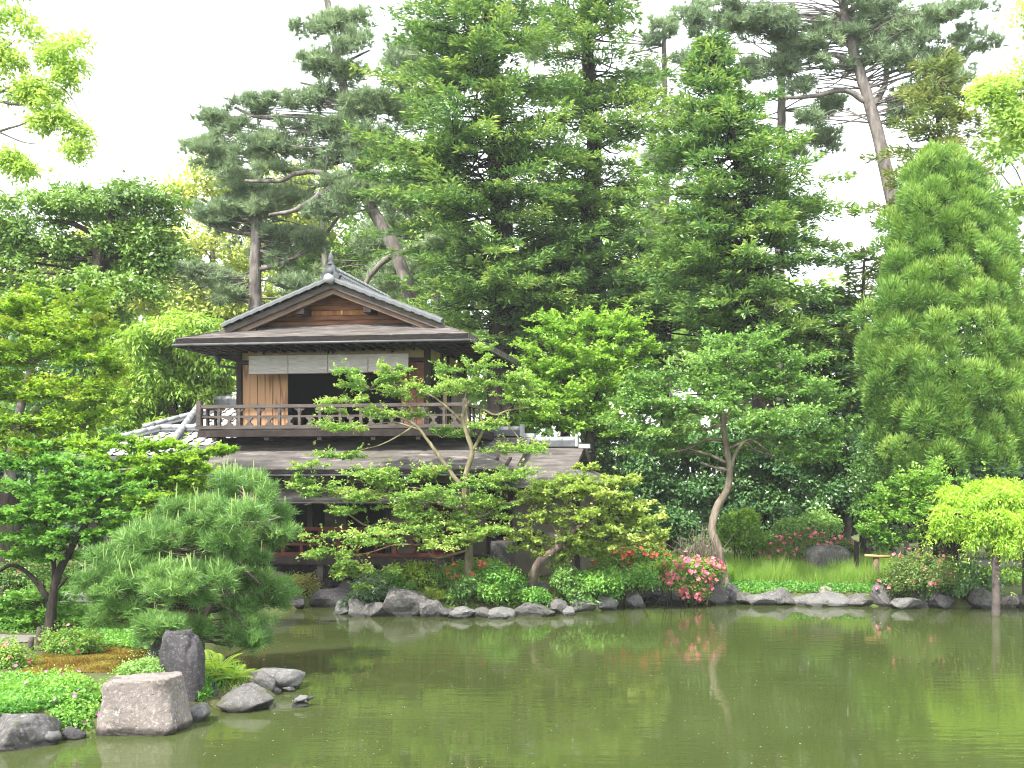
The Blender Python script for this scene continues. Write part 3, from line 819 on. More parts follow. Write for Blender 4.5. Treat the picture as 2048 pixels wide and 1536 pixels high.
# --- upper storey
def post(x, y, z0, z1, w=.11, mat='wood_dark'):
    return part('post', mat, house, (x - w/2, x + w/2, y - w/2, y + w/2, z0, z1))
ZF = 3.80                                   # upper floor
for x, y in ((0.04, 0.04), (4.46, 0.04), (0.04, 2.9), (4.46, 2.9)): post(x, y, 3.4, 5.62, .12)
for y in (1.0, 1.5): post(4.46, y, 3.4, 5.62, .10)
part('wall', 'plaster', house, (.10, 4.40, .03, .06, 5.36, 5.62))
part('head_beam', 'wood_dark', house, (.095, 4.405, -.03, .09, 5.275, 5.36))
for x in (.62, 2.16, 2.27, 3.66): part('strut', 'wood_dark', house, (x - .022, x + .022, .012, .05, 5.362, 5.62))
# right side wall: plaster above, boards and a dark opening below
part('wall', 'plaster', house, (4.44, 4.47, .11, 2.84, 5.30, 5.62))
part('head_beam', 'wood_dark', house, (4.40, 4.50, .11, 2.84, 5.21, 5.30))
part('wall', 'plaster', house, (4.44, 4.47, 1.06, 1.44, 3.8, 5.21))
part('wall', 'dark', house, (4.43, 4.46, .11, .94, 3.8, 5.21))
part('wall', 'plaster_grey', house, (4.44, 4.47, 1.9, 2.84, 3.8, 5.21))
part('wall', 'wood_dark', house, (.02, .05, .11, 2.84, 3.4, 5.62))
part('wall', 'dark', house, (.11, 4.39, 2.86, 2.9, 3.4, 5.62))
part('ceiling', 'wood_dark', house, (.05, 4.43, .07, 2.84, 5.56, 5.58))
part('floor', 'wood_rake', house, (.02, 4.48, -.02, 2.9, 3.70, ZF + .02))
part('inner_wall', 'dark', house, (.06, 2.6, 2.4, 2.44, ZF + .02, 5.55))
part('sliding_screen', 'paper', house, (2.62, 3.02, 2.4, 2.43, 4.95, 5.25)); part('sliding_screen', 'paper', house, (3.06, 3.46, 2.4, 2.43, 4.95, 5.25))
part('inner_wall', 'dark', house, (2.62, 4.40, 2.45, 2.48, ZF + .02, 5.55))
# timber shutters of upright planks
def shutter(x0, x1, n, dark=False):
    d_ = part('shutter', 'wood_dark', house, (x0, x1, .045, .07, ZF + .02, 5.27))
    w = (x1 - x0) / n
    for i in range(n):
        o = MB().box(-w/2 + .006, w/2 - .006, -.022, 0, 0, 1.43).build('plank', M['wood_gable' if dark else 'plank'], d_)
        o.location = (x0 + w * (i + .5), .042 - .006 * (i % 2), ZF + .03)
    return d_
shutter(.11, 1.20, 6)
shutter(3.85, 4.39, 3, True)
# balcony
bx0, bx1, by = -.36, 5.62, -.95
balc = part('balcony', 'wood_grey', house, (bx0, bx1, by - .02, -.03, 3.70, 3.735))
part('edge_beam', 'wood_dark', balc, (bx0 - .02, bx1 + .02, by - .06, by + .05, 3.57, 3.695))
part('edge_beam', 'wood_dark', balc, (bx0 - .02, bx0 + .08, by + .055, 0, 3.57, 3.695)); part('edge_beam', 'wood_dark', balc, (bx1 - .08, bx1 + .02, by + .055, 3.2, 3.57, 3.695))
part('floor_board', 'wood_grey', balc, (4.6, bx1, -.025, 3.2, 3.70, 3.735))
part('base_rail', 'wood_grey', balc, (bx0 - .08, bx1 + .08, by - .045, by + .045, 3.74, 3.815))
part('base_rail', 'wood_grey', balc, (bx0 - .03, bx0 + .05, by + .05, -.05, 3.74, 3.81)); part('base_rail', 'wood_grey', balc, (bx1 - .05, bx1 + .03, by + .05, 3.2, 3.74, 3.81))
part('middle_rail', 'wood_grey', balc, (bx0, bx1, by - .025, by + .025, 3.985, 4.03))
part('top_rail', 'wood_grey', balc, (bx0, bx1, by - .04, by + .04, 4.195, 4.265))
for x in (bx0, bx1):
    part('top_rail', 'wood_grey', balc, (x - .03, x + .03, by + .045, -.05 if x == bx0 else 3.2, 4.2, 4.26))
    part('middle_rail', 'wood_grey', balc, (x - .02, x + .02, by + .03, -.05 if x == bx0 else 3.2, 3.99, 4.025))
    part('corner_post', 'wood_grey', balc, (x - .05, x + .05, by - .055, by + .055, 3.818, 4.36))
    for y in (-.62, -.3, .2, .7, 1.2, 1.7, 2.2, 2.7):
        if y < 0 or x == bx1: part('baluster', 'wood_dark', balc, (x - .025, x + .025, y - .03, y + .03, 3.815, 4.198))
bm_ = MB().box(-.03, .03, -.03, .03, 3.816, 4.194)
bm_.prism([(-.13, 4.194), (-.10, 4.15), (-.05, 4.128), (-.031, 4.09), (-.031, 4.194)], -.018, .018).prism([(.13, 4.194), (.031, 4.194), (.031, 4.09), (.05, 4.128), (.10, 4.15)], -.018, .018)
bal_me = bm_.build('baluster', M['wood_grey'], balc).data
sp_me = MB().prism([(-.085, 3.984), (-.075, 3.955), (-.03, 3.925), (-.03, 3.88), (-.075, 3.84), (-.085, 3.816), (.085, 3.816), (.075, 3.84), (.03, 3.88), (.03, 3.925), (.075, 3.955), (.085, 3.984)], -.025, .025).build('rail_block', M['wood_grey'], balc).data
for o in [c for c in balc.children if c.data in (bal_me, sp_me)]: bpy.data.objects.remove(o)
nb = 13
for i in range(1, nb):
    x = bx0 + (bx1 - bx0) * i / nb
    inst('baluster', bal_me, balc, (x, by, 0))
    inst('rail_block', sp_me, balc, (x + (bx1 - bx0) / nb / 2, by, 0))
for x in (.0, 1.2, 2.4, 3.6, 4.6): part('joist_end', 'wood_dark', balc, (x - .05, x + .05, by - .04, .3, 3.49, 3.568))

# --- lower roof
lx0, lx1, ly0, lz0, lz1 = -1.72, 6.72, -1.72, 2.86, 3.60
lr = MB()
lr.slab([(lx0, ly0, lz0), (lx1, ly0, lz0), (4.95, -.02, lz1), (-.1, -.02, lz1)], .11)
lr.slab([(lx0, .35, lz0), (lx0, ly0, lz0), (-.1, -.02, lz1), (-.1, .35, lz1)], .11)
lr.slab([(lx1, ly0, lz0), (lx1, 1.9, lz0), (4.95, 1.9, lz1), (4.95, -.02, lz1)], .11)
lower = lr.build('lower_roof', M['roof_bark'], house)
lower['label'] = 'lower bark roof sweeping out below the balcony'
part('eave_edge', 'roof_edge', lower, (lx0 + .02, lx1 - .02, ly0 - .012, ly0 + .10, lz0 - .112, lz0 - .02))
gutter(lower, [(lx0, ly0 - .05, lz0 - .14), (lx1, ly0 - .05, lz0 - .14)], .02)
for i in range(30): inst('rafter', raf, lower, (lx0 + .2 + i * .278, ly0 + .06, lz0 - .115), (R(22), 0, 0))
part('wall', 'wood_dark', house, (-.4, 5.9, -.98, -.94, 2.50, 2.98))
for x in (.2, 1.6, 3.0, 4.4): part('wall_panel', 'plaster_grey', house, (x, x + 1.0, -1.0, -.983, 2.56, 2.80))
his = MB().slab([(-1.5, -1.78, 2.21), (5.95, -1.78, 2.21), (5.95, -.99, 2.53), (-1.5, -.99, 2.53)], .06).build('pent_roof', M['roof_bark'], house)
gutter(his, [(-1.5, -1.82, 2.15), (5.95, -1.82, 2.15)], .016)
# --- ground floor
DK = 1.0
part('floor', 'wood_dark', house, (-1.3, 6.1, -1.25, 2.6, .90, DK))
part('deck_beam', 'wood_dark', house, (-1.32, 5.45, -1.31, -1.255, .84, 1.005))
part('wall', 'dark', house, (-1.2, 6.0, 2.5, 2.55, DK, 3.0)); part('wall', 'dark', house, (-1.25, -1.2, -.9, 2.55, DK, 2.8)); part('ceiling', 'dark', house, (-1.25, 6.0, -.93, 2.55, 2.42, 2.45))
for x in (-1.15, .55, 2.2, 3.95, 4.72, 5.42): post(x, -.98, DK, 2.50, .11)
part('wall', 'plaster_grey', house, (4.01, 4.66, -1.0, -.96, DK, 2.48))
part('sliding_door', 'wood_grey', house, (2.26, 2.75, -.4, -.37, DK, 2.4))
dr = part('door', 'wood_dark', house, (4.78, 5.36, -.985, -.96, DK, 2.3))
for i in range(5): part('plank', 'wood_red', dr, (4.785 + i*.115, 4.785 + i*.115 + .107, -1.0, -.987, DK + .02, 2.28))
# red-brown railing of the deck
rl = empty('deck_railing', (0, 0, 0)); rl.parent = house; rl['label'] = 'red-brown railing along the ground floor deck'
ry = -1.22
part('top_rail', 'wood_red', rl, (.42, 5.45, ry - .035, ry + .035, 1.555, 1.625))
part('middle_rail', 'wood_red', rl, (.42, 5.45, ry - .018, ry + .018, 1.385, 1.43)); part('middle_rail', 'wood_red', rl, (.42, 5.45, ry - .018, ry + .018, 1.235, 1.28))
part('base_rail', 'wood_red', rl, (.42, 5.45, ry - .03, ry + .03, 1.01, 1.085))
pm = MB().box(-.033, .033, -.033, .033, 1.086, 1.554).build('rail_post', M['wood_red'], rl).data
bpy.data.objects.remove([c for c in rl.children if c.data == pm][0])
for i in range(13): inst('rail_post', pm, rl, (.46 + i * .414, ry - .002, 0))
# under the deck
for x in (-1.0, .6, 2.52, 3.95, 5.2):
    part('deck_post', 'wood_grey', house, (x - .06, x + .06, -1.22, -1.1, .12, .84))
part('foundation_wall', 'stone_dark', house, (-1.2, 6.0, .0, .15, -.1, .88))
part('deck_joist', 'wood_dark', house, (-1.3, 6.0, -.6, -.45, .74, .89))

# --- blinds hanging under the upper eave
for i in range(4):
    x0 = .49 + i * .925
    b_ = empty('reed_blind', (0, 0, 0)); 
    wpos = O2 + XD * (x0 + .46) + YD * (-.42)
    b_.location = (wpos[0], wpos[1], 5.0); b_.rotation_euler = (0, 0, -TH)
    tag(b_, ['grey reed blind above the upper floor shutters, leftmost of four', 'grey reed blind, second from the left under the upper eave', 'grey reed blind, third from the left under the upper eave', 'grey reed blind nearest the right corner of the upper floor'][i], 'blind', 'reed blinds under the upper eave')
    z0, z1 = .0 + .004 * i, .40
    nz = 14
    vs = [(x, .006 * math.sin(k * 1.3 + i) , z0 + (z1 - z0) * k / nz) for k in range(nz + 1) for x in (-.455, .455)]
    vs += [(v[0], v[1] + .014, v[2]) for v in vs]; o_ = 2 * (nz + 1)
    fs = [(2*k, 2*k+1, 2*k+3, 2*k+2) for k in range(nz)] + [(o_+2*k+1, o_+2*k, o_+2*k+2, o_+2*k+3) for k in range(nz)]
    fs += [(2*k, 2*k+2, o_+2*k+2, o_+2*k) for k in range(nz)] + [(2*k+3, 2*k+1, o_+2*k+1, o_+2*k+3) for k in range(nz)]
    obj('blind_sheet', vs, fs, M['blind'], b_)
    part('bottom_rod', 'wood_rake', b_, (-.455, .455, -.012, .012, z0 - .016, z0 - .001)); part('top_rod', 'wood_rake', b_, (-.46, .46, -.014, .016, z1 + .001, z1 + .025))
    for x in (-.3, .3): part('cord', 'wood_rake', b_, (x - .004, x + .004, -.010, -.006, z1 + .024, z1 + .18))

# --- annex on the right
ann = empty('annex', (O2[0], O2[1], 0), -TH)
tag(ann, 'low annex with stepped bark roofs and pale tiled ridges right of the house', 'building')
def tiled_ridge(parent, x0, x1, y, z):
    r_ = MB().prism([(x0, z - .06), (x1, z - .06), (x1, z + .08), (x0, z + .08)], y - .12, y + .12).build('ridge', M['tile'], parent)
    n = int((x1 - x0) / .27); w = (x1 - x0) / n
    cm = MB().tube([(0, 0, 0), (w - .015, 0, 0)], .075, 10).build('ridge_cap_tile', M['tile_pale'], r_, True).data
    bpy.data.objects.remove([c for c in r_.children if c.data == cm][0])
    for i in range(n): inst('ridge_cap_tile', cm, r_, (x0 + i * w, y, z + .10))
    part('end_tile', 'tile_pale', r_, (x1, x1 + .06, y - .13, y + .13, z - .06, z + .22))
    part('end_tile', 'tile_pale', r_, (x1 + .06, x1 + .34, y - .09, y + .09, z - .10, z + .0))
a1, a2 = HL(962, 872, 1.5), HL(1042, 872, 1.5)
r1 = MB().slab([(4.4, -.45, 2.78), (a2[0] + .28, -.45, 2.78), (a2[0] + .28, 1.5, a1[2]), (4.4, 1.5, a1[2])], .12).slab([(4.4, 1.5, a1[2]), (a2[0] + .28, 1.5, a1[2]), (a2[0] + .28, 3.4, 2.8), (4.4, 3.4, 2.8)], .12).build('roof', M['roof_bark'], ann)
tiled_ridge(r1, 4.6, a2[0], 1.5, a1[2] + .05)
b1, b2 = HL(1050, 893, 1.5), HL(1152, 893, 1.5)
bxr = b2[0] + .20
zb_ = b1[2]
r2 = MB().slab([(5.9, .25, 2.88), (bxr, .25, 2.88), (bxr, 1.5, zb_), (5.9, 1.5, zb_)], .10).slab([(5.9, 1.5, zb_), (bxr, 1.5, zb_), (bxr, 2.75, 2.88), (5.9, 2.75, 2.88)], .10)
r2.slab([(5.6, -.6, 2.56), (bxr + .75, -.6, 2.56), (bxr + .02, .26, 2.875), (5.6, .26, 2.875)], .10).slab([(bxr + .75, -.6, 2.56), (bxr + .75, 3.3, 2.56), (bxr + .02, 2.74, 2.875), (bxr + .02, .26, 2.875)], .10)
r2 = r2.build('roof', M['roof_bark'], ann)
tiled_ridge(r2, b1[0], b2[0], 1.5, zb_ + .05)
MB().add([(bxr - .12, .35, 2.86), (bxr - .12, 2.65, 2.86), (bxr - .12, 1.5, zb_ - .1)], [(0, 1, 2)]).build('gable_wall', M['wood_dark'], ann)
part('wall', 'plaster_grey', ann, (5.55, 5.95, -.32, -.28, .4, 2.6)); part('wall', 'plaster_grey', ann, (5.95, bxr + .1, .1, .14, .4, 2.6)); part('wall', 'plaster_grey', ann, (bxr + .06, bxr + .1, .15, 2.8, .4, 2.6))
part('wall', 'dark', ann, (5.95, 5.99, -.28, .1, .4, 2.6))
for x, y in ((5.5, -.3), (5.97, -.3), (6.35, .08), (bxr + .08, .08)): part('post', 'wood_dark', ann, (x - .05, x + .05, y - .06, y + .06, .3, 2.6))
wd = part('window', 'dark', ann, (6.02, 6.3, .085, .099, 1.35, 2.05))
part('window_frame', 'wood_dark', wd, (6.0, 6.32, .07, .084, 2.05, 2.10)); part('window_frame', 'wood_dark', wd, (6.0, 6.32, .07, .084, 1.30, 1.35))
part('signboard', 'stone_pale', ann, (6.5, 6.95, .05, .08, 1.50, 1.66))
part('window', 'dark', ann, (6.5, 7.1, .085, .099, 1.15, 1.48))

# --- tiled roofs of the building behind, left of the house
tb = empty('tiled_building', (O2[0], O2[1], 0), -TH)
tag(tb, 'building with pale grey tiled roofs stepping down behind the left side of the house', 'building')
def wave_tile(w, l):
    n = 6; vs = []
    for yy, dz in ((0, .035), (l * 1.12, 0)):
        for i in range(n + 1):
            u = i / n
            vs.append((w * u - w / 2, yy, dz - .028 * math.sin(u * math.pi * .72) + .045 * max(0, (u - .68) / .32)))
    vs += [(v[0], 0, v[2] - .03) for v in vs[:n + 1]]
    fs = [(i, i + 1, n + 2 + i, n + 1 + i) for i in range(n)] + [(2*n + 2 + i, 2*n + 3 + i, i + 1, i) for i in range(n)]
    return vs, fs
tw, tl = .29, .24
tv, tf = wave_tile(tw, tl)
tile_me = obj('roof_tile', tv, tf, M['tile_pale'], tb, True).data
bpy.data.objects.remove(COL.objects['roof_tile'])
def tile_slope(parent, poly, zf, slope_y, rows_max=16):
    """tiles over a slope that falls towards -y: poly in x,y; zf(y) height"""
    pl = np.array([(p[0], p[1]) for p in poly]); lo, hi = pl.min(0), pl.max(0); a = math.atan(slope_y); st = tl * math.cos(a); nt = 0
    y = lo[1] + .02
    while y < hi[1]:
        x = lo[0] + tw / 2
        while x < hi[0]:
            if inside(pl, np.array(x), np.array(y + st * .5)):
                inst('roof_tile', tile_me, parent, (x, y, zf(y) + .03), (a, 0, 0)); nt += 1
            x += tw
        y += st
    return nt
g0 = HL(408, 806, 3.0); zr = g0[2] - .12; e_y, e_z = .30, 3.42
rx0 = g0[0]; ex0 = HL(335, 880, .30)[0]
sy = (zr - e_z) / (3.0 - e_y)
zf1 = lambda y: e_z + sy * (y - e_y)
t1 = MB().slab([(ex0, e_y, e_z), (-.12, e_y, e_z), (.5, 3.0, zr), (rx0, 3.0, zr)], .1).slab([(ex0, e_y, e_z), (rx0, 3.0, zr), (ex0, 5.5, e_z)], .1).slab([(rx0, 3.0, zr), (.5, 3.0, zr), (.5, 5.6, e_z), (ex0, 5.6, e_z)], .1)
t1 = t1.build('roof', M['tile'], tb)
tile_slope(t1, [(ex0 + .1, e_y), (-.12, e_y), (-.12, 3.0), (rx0, 3.0)], zf1, sy)
def ridge_run(parent, p, q, r=.10, n=None, base_h=.16):
    p, q = Vector(p), Vector(q); d = q - p; n = n or max(2, int(d.length / .27))
    mb = MB().tube([p + Vector((0, 0, -.02)), q + Vector((0, 0, -.02))], r * 1.25, 6)
    r_ = mb.build('ridge', M['tile'], parent)
    for i in range(n):
        a_ = p + d * (i / n); b_ = p + d * ((i + .94) / n)
        MB().tube([a_ + Vector((0, 0, base_h * .6)), b_ + Vector((0, 0, base_h * .6))], r * .8, 9).build('ridge_cap_tile', M['tile_pale'], r_, True)
    return r_
rg = MB().box(rx0 - .05, .4, 2.9, 3.1, zr - .05, zr + .20).build('ridge', M['tile'], t1)
for i in range(7): MB().tube([(rx0 + i * .27, 3.0, zr + .22), (rx0 + i * .27 + .255, 3.0, zr + .22)], .09, 9).build('ridge_cap_tile', M['tile_pale'], rg, True)
part('end_tile', 'tile', rg, (rx0 - .12, rx0 - .05, 2.86, 3.14, zr - .08, zr + .34))
ridge_run(t1, (rx0, 2.9, zr + .06), (ex0 + .1, e_y + .1, e_z + .08), .10)
ridge_run(t1, (rx0 + .55, 2.5, zf1(2.5) + .05), (rx0 - .55, e_y + .9, zf1(e_y + .9) + .05), .08)
# lower roof further left
h0, h1 = HL(322, 866, 1.2), HL(425, 866, 1.2)
hz = h0[2]; he_y, he_z = -.3, hz - .62; hsy = .62 / 1.5
t2 = MB().slab([(h0[0] - 1.5, he_y, he_z), (h1[0], he_y, he_z), (h1[0], 1.2, hz), (h0[0], 1.2, hz)], .1).slab([(h0[0] - 1.5, he_y, he_z), (h0[0], 1.2, hz), (h0[0] - 1.5, 2.7, he_z)], .1).build('roof', M['tile'], tb)
tile_slope(t2, [(h0[0] - 1.4, he_y), (h1[0] - .1, he_y), (h1[0] - .1, 1.2), (h0[0], 1.2)], lambda y: he_z + hsy * (y - he_y), hsy)
ridge_run(t2, (h0[0], 1.2, hz + .05), (h1[0], 1.2, hz + .05), .08)
ridge_run(t2, (h0[0], 1.15, hz + .05), (h0[0] - 1.45, he_y, he_z + .06), .08)
part('end_tile', 'tile', t2, (h0[0] - .16, h0[0] - .06, 1.02, 1.38, hz - .06, hz + .2))
part('wall', 'plaster_grey', tb, (ex0 + .5, -.2, 1.4, 1.45, .2, 3.45))
part('wall', 'wood_dark', tb, (h0[0] - 1.1, ex0 + .45, .6, .65, .2, he_z + .35))
# ------------------------------------------------------------------ stones
def rock_mesh(seed, sub=3, cuts=11, rough=.10, flat_top=False, boxy=0.0):
    r = np.random.default_rng(seed)
    bm = bmesh.new(); bmesh.ops.create_icosphere(bm, subdivisions=sub, radius=1)
    v = np.array([q.co[:] for q in bm.verts])
    if boxy: v = np.sign(v) * np.abs(v) ** (1 - boxy); v /= np.abs(v).max(0)
    for _ in range(cuts):
        nn = r.normal(size=3); nn /= np.linalg.norm(nn); d = r.uniform(.42, .85) * (1.6 if boxy else 1)
        v -= nn * np.maximum(v @ nn - d, 0)[:, None] * .95
    if flat_top:
        v[:, 2] = np.minimum(v[:, 2], .62 + .03 * v[:, 0]); k = 1 - .10 * (v[:, 2] + 1); v[:, 0] *= k; v[:, 1] *= k
    off = r.uniform(-50, 50, 3)
    for i in range(len(v)):
        p = Vector(v[i] + off)
        k = noise.fractal(p * 1.6, 1.0, 2.0, 4) * rough + noise.noise(p * 7) * rough * .18
        v[i] *= 1 + k
    lo, hi = v.min(0), v.max(0); v = (v - (lo + hi) / 2) / ((hi - lo) / 2)
    f = [[q.index for q in p.verts] for p in bm.faces]; bm.free()
    return v, f

NR = [0]
def rock(name, x0, x1, yt, yb, label, mat='stone', deep=.8, zb=None, D=None, sub=3, cuts=11, rough=.10, flat=False, sink=.35, group='stones along the pond edge', cat='stone', seed=None, boxy=0.0, facet=False):
    """a stone seen between x0 and x1, its top at yt; it meets the water (or the ground) at yb"""
    NR[0] += 1
    px = (x0 + x1) / 2
    if D is None: D = F * (H - (zb or 0)) / (yb - PY)
    rx = (x1 - x0) / 2 * D / F; h = (yb - yt) * D / F; ry = rx * deep
    v, f = rock_mesh(seed or (NR[0] * 7 + 3), sub, cuts, rough, flat, boxy)
    zc = (h * (1 - sink)) / 2; rz = h * (1 + sink) / 2
    if boxy and not flat: v[:, 0] *= 1 - .16 * (v[:, 2] + 1) / 2
    v = v * [rx * 1.02, ry, rz]
    b = P(px, yb, D)
    o = obj(name, v, f, M[mat], None, not facet, (b[0], b[1] + ry * .75, b[2] + zc))
    o.rotation_euler = (0, 0, 0)
    return tag(o, label, cat, group)

# left bank, foreground
rock('flat_topped_stone', 186, 350, 1356, 1470, 'big pinkish block stone with a flat top on the left bank', 'stone_pink', .7, sub=5, cuts=0, rough=.10, flat=True, sink=.15, group=None, seed=33, boxy=.66)
rock('standing_stone', 303, 402, 1262, 1432, 'tall dark standing stone under the foreground pine', 'stone_dark', .7, D=10.9, sub=5, cuts=3, rough=.17, sink=.1, group=None, boxy=.45)
rock('standing_stone', 288, 335, 1275, 1350, 'small dark stone leaning behind the tall standing stone', 'stone_dark', .8, D=12.2, sub=3, sink=.3, group=None)
rock('stone', 270, 300, 1275, 1300, 'little pale stone on the moss behind the pine trunk', 'stone_pale', .8, D=13.6, sub=3)
LB = [(-70, 86, 1434, 1500, 'stone', 'rounded grey stone cut off by the left edge at the water'),
      (60, 110, 1462, 1492, 'stone_pale', 'low pale stone beside the rounded stone at lower left'),
      (118, 165, 1457, 1480, 'stone_dark', 'small dark stone under the purple azalea'),
      (352, 412, 1408, 1444, 'stone_pale', 'pale wedge stone at the foot of the standing stone'),
      (350, 376, 1438, 1452, 'stone_pale', 'tiny pale stone in the water by the block stone'),
      (395, 440, 1365, 1412, 'stone_dark', 'dark round stone between the fern and the water'),
      (412, 540, 1375, 1424, 'stone', 'long grey stone with mossy top reaching into the pond'),
      (460, 538, 1352, 1392, 'stone', 'domed grey stone behind the long mossy stone'),
      (480, 545, 1345, 1392, 'stone', 'mid-sized stone between the domed and the outermost stones'),
      (488, 597, 1340, 1382, 'stone_pale', 'outermost long striped stone of the left bank'),
      (560, 588, 1374, 1384, 'stone_pale', 'small pale pebble stone below the outermost stone'),
      (530, 560, 1376, 1390, 'stone_pale', 'flat pale stone at the waterline left of the outermost stone')]
for x0, x1, yt, yb, m_, lab in LB: rock('stone', x0, x1, yt, yb, lab, m_, sub=4 if x1 - x0 > 70 else 3, cuts=10, rough=.14)
# far bank, from the house round the island to the right
FB = [(440, 590, 1180, 1222, 'stone_dark', 'dark stone below the pine foliage near the house'),
      (618, 720, 1186, 1213, 'stone_dark', 'long dark stone at the water under the deck'),
      (665, 712, 1208, 1228, 'stone_pale', 'low pale stone standing out from the island tip'),
      (700, 730, 1205, 1232, 'stone', 'rounded stone at the left tip of the island'),
      (726, 766, 1212, 1233, 'stone', 'second small stone from the island tip'),
      (764, 850, 1184, 1233, 'stone', 'largest grey block stone at the island edge'),
      (842, 888, 1208, 1234, 'stone', 'squat stone right of the largest block stone'),
      (884, 904, 1222, 1234, 'stone_dark', 'little dark stone between two island stones'),
      (900, 944, 1221, 1236, 'stone_pale', 'pale brick-shaped stone on the island edge'),
      (944, 986, 1222, 1234, 'stone', 'low stone right of the brick-shaped stone'),
      (980, 1024, 1223, 1236, 'stone_pale', 'flat pale stone at the middle of the island edge'),
      (1030, 1104, 1214, 1232, 'stone', 'low mossy stone under the island ferns'),
      (1100, 1134, 1206, 1228, 'stone', 'upright brown-grey stone near the island end'),
      (1130, 1144, 1219, 1231, 'stone_pale', 'tiny round pale stone in the water'),
      (1134, 1190, 1202, 1224, 'stone_pale', 'broad pale stone at the right part of the island'),
      (1196, 1232, 1200, 1220, 'stone_pale', 'pale pointed stone at the right end of the island'),
      (1213, 1234, 1186, 1212, 'stone_dark', 'dark upright stone behind the pale pointed stone'),
      (1256, 1286, 1191, 1214, 'stone_pale', 'pale stone standing by the inlet'),
      (1262, 1330, 1180, 1201, 'stone_dark', 'dark flat slab over the inlet'),
      (1316, 1372, 1186, 1206, 'stone', 'stone left of the pink azalea at the water'),
      (1366, 1416, 1192, 1206, 'stone_dark', 'dark stone in the shade under the pink azalea'),
      (1412, 1456, 1174, 1208, 'stone', 'tall pale-footed stone right of the pink azalea'),
      (1448, 1480, 1174, 1208, 'stone_dark', 'dark upright stone beside the pale-footed stone'),
      (1474, 1510, 1192, 1209, 'stone', 'round stone in front of the grass, leftmost of the low ones'),
      (1498, 1552, 1197, 1211, 'stone_pale', 'low pale loaf-shaped stone before the grass'),
      (1530, 1602, 1184, 1210, 'stone', 'wide layered stone in front of the grass'),
      (1590, 1640, 1194, 1210, 'stone_pale', 'pale slanting stone right of the layered stone'),
      (1618, 1654, 1200, 1212, 'stone_pale', 'small low stone in the water before the tan stone'),
      (1640, 1674, 1180, 1206, 'stone_pink', 'tan pointed stone behind the slab in front of the grass'),
      (1646, 1700, 1194, 1212, 'stone_pale', 'pale flat-topped slab stone right of the grass'),
      (1696, 1748, 1196, 1212, 'stone', 'low grey stone left of the double-peaked stone'),
      (1747, 1790, 1170, 1213, 'stone', 'double-peaked upright grey stone near the right azalea'),
      (1788, 1842, 1204, 1218, 'stone_pale', 'flat pale stone lying in the water by the right azalea'),
      (1800, 1840, 1192, 1208, 'stone_dark', 'dark stone behind the flat pale stone'),
      (1828, 1870, 1190, 1214, 'stone', 'mossy stone under the right azalea'),
      (1866, 1912, 1192, 1217, 'stone_dark', 'brown stone with roots right of the right azalea'),
      (1948, 1992, 1180, 1216, 'stone', 'rounded boulder just left of the wooden post'),
      (2000, 2042, 1196, 1214, 'stone_pink', 'reddish rounded stone just right of the wooden post'),
      (2040, 2090, 1194, 1214, 'stone', 'grey stone cut off by the right edge')]
for x0, x1, yt, yb, m_, lab in FB: rock('stone', x0 - 5, x1 + 5, yt - 7, yb + 1, lab, m_, sub=3, cuts=12, rough=.15, facet=True)
# stones standing on land
rock('stone', 1606, 1714, 1090, 1150, 'broad dark grey boulder standing in the grass', 'stone', .5, D=23.6, sub=4, cuts=5, sink=.3, group=None, boxy=.4)
rock('stone', 1030, 1100, 1163, 1182, 'flat pale stone at the foot of the leaning maple', 'stone_pale', .7, D=19.9, sink=.4)
rock('stone', 520, 570, 1142, 1180, 'pale round stone beside the yellow shrub', 'stone_pink', .8, D=21, sink=.3)
rock('stone', 1240, 1268, 1138, 1150, 'small pale stone among the island plants', 'stone_pale', .8, D=20.4)
for i, (x, y, w) in enumerate([(640, 1178, 40), (690, 1184, 46), (600, 1182, 36), (745, 1182, 40)]):
    rock('stone', x - w/2, x + w/2, y - 22, y + 10, ['footing stone under the left deck post', 'broad footing stone under the middle of the deck', 'footing stone behind the yellow shrub', 'footing stone behind the bamboo grass'][i], 'stone', .9, D=21.2, sink=.3, group='stones under the deck')
rock('stone', 118, 152, 1290, 1302, 'low tan stone by the path at far left', 'stone_pink', D=13.0)
# stone basin with a ladle stand in front of the annex
bs = base(1004, 20.6)
bz0 = float(P(1004, 1128, 20.6)[2]); bz1 = float(P(1004, 1082, 20.6)[2]); br = 24 * 20.6 / F
basin = empty('water_basin', (bs[0], bs[1], bs[2])); tag(basin, 'rough cylindrical stone water basin in front of the annex', 'basin')
q = []
mb = MB(); n_ = 20; prof = [(1.02, bs[2] - .1), (1.04, bz0), (1.0, (bz0 + bz1) / 2), (1.0, bz1 - .04), (.94, bz1), (.72, bz1), (.66, bz1 - .08), (.0, bz1 - .09)]
vs, fs = [], []
for r_, z in prof:
    for j in range(n_):
        a = 2 * math.pi * j / n_; k = 1 + .05 * noise.noise(Vector((math.cos(a) * 2, math.sin(a) * 2, z * 5)))
        vs.append((br * r_ * k * math.cos(a), br * r_ * k * math.sin(a), z - bs[2]))
for i in range(len(prof) - 1):
    for j in range(n_): fs.append((i*n_ + j, i*n_ + (j+1) % n_, (i+1)*n_ + (j+1) % n_, (i+1)*n_ + j))
obj('body', vs, fs, M['stone_dark'], basin, True)
MB().tube([(.08, -.1, bz1 - bs[2]), (.08, -.1, bz1 - bs[2] + .09)], [.03, .035], 10).build('cup', M['bamboo'], basin, True)

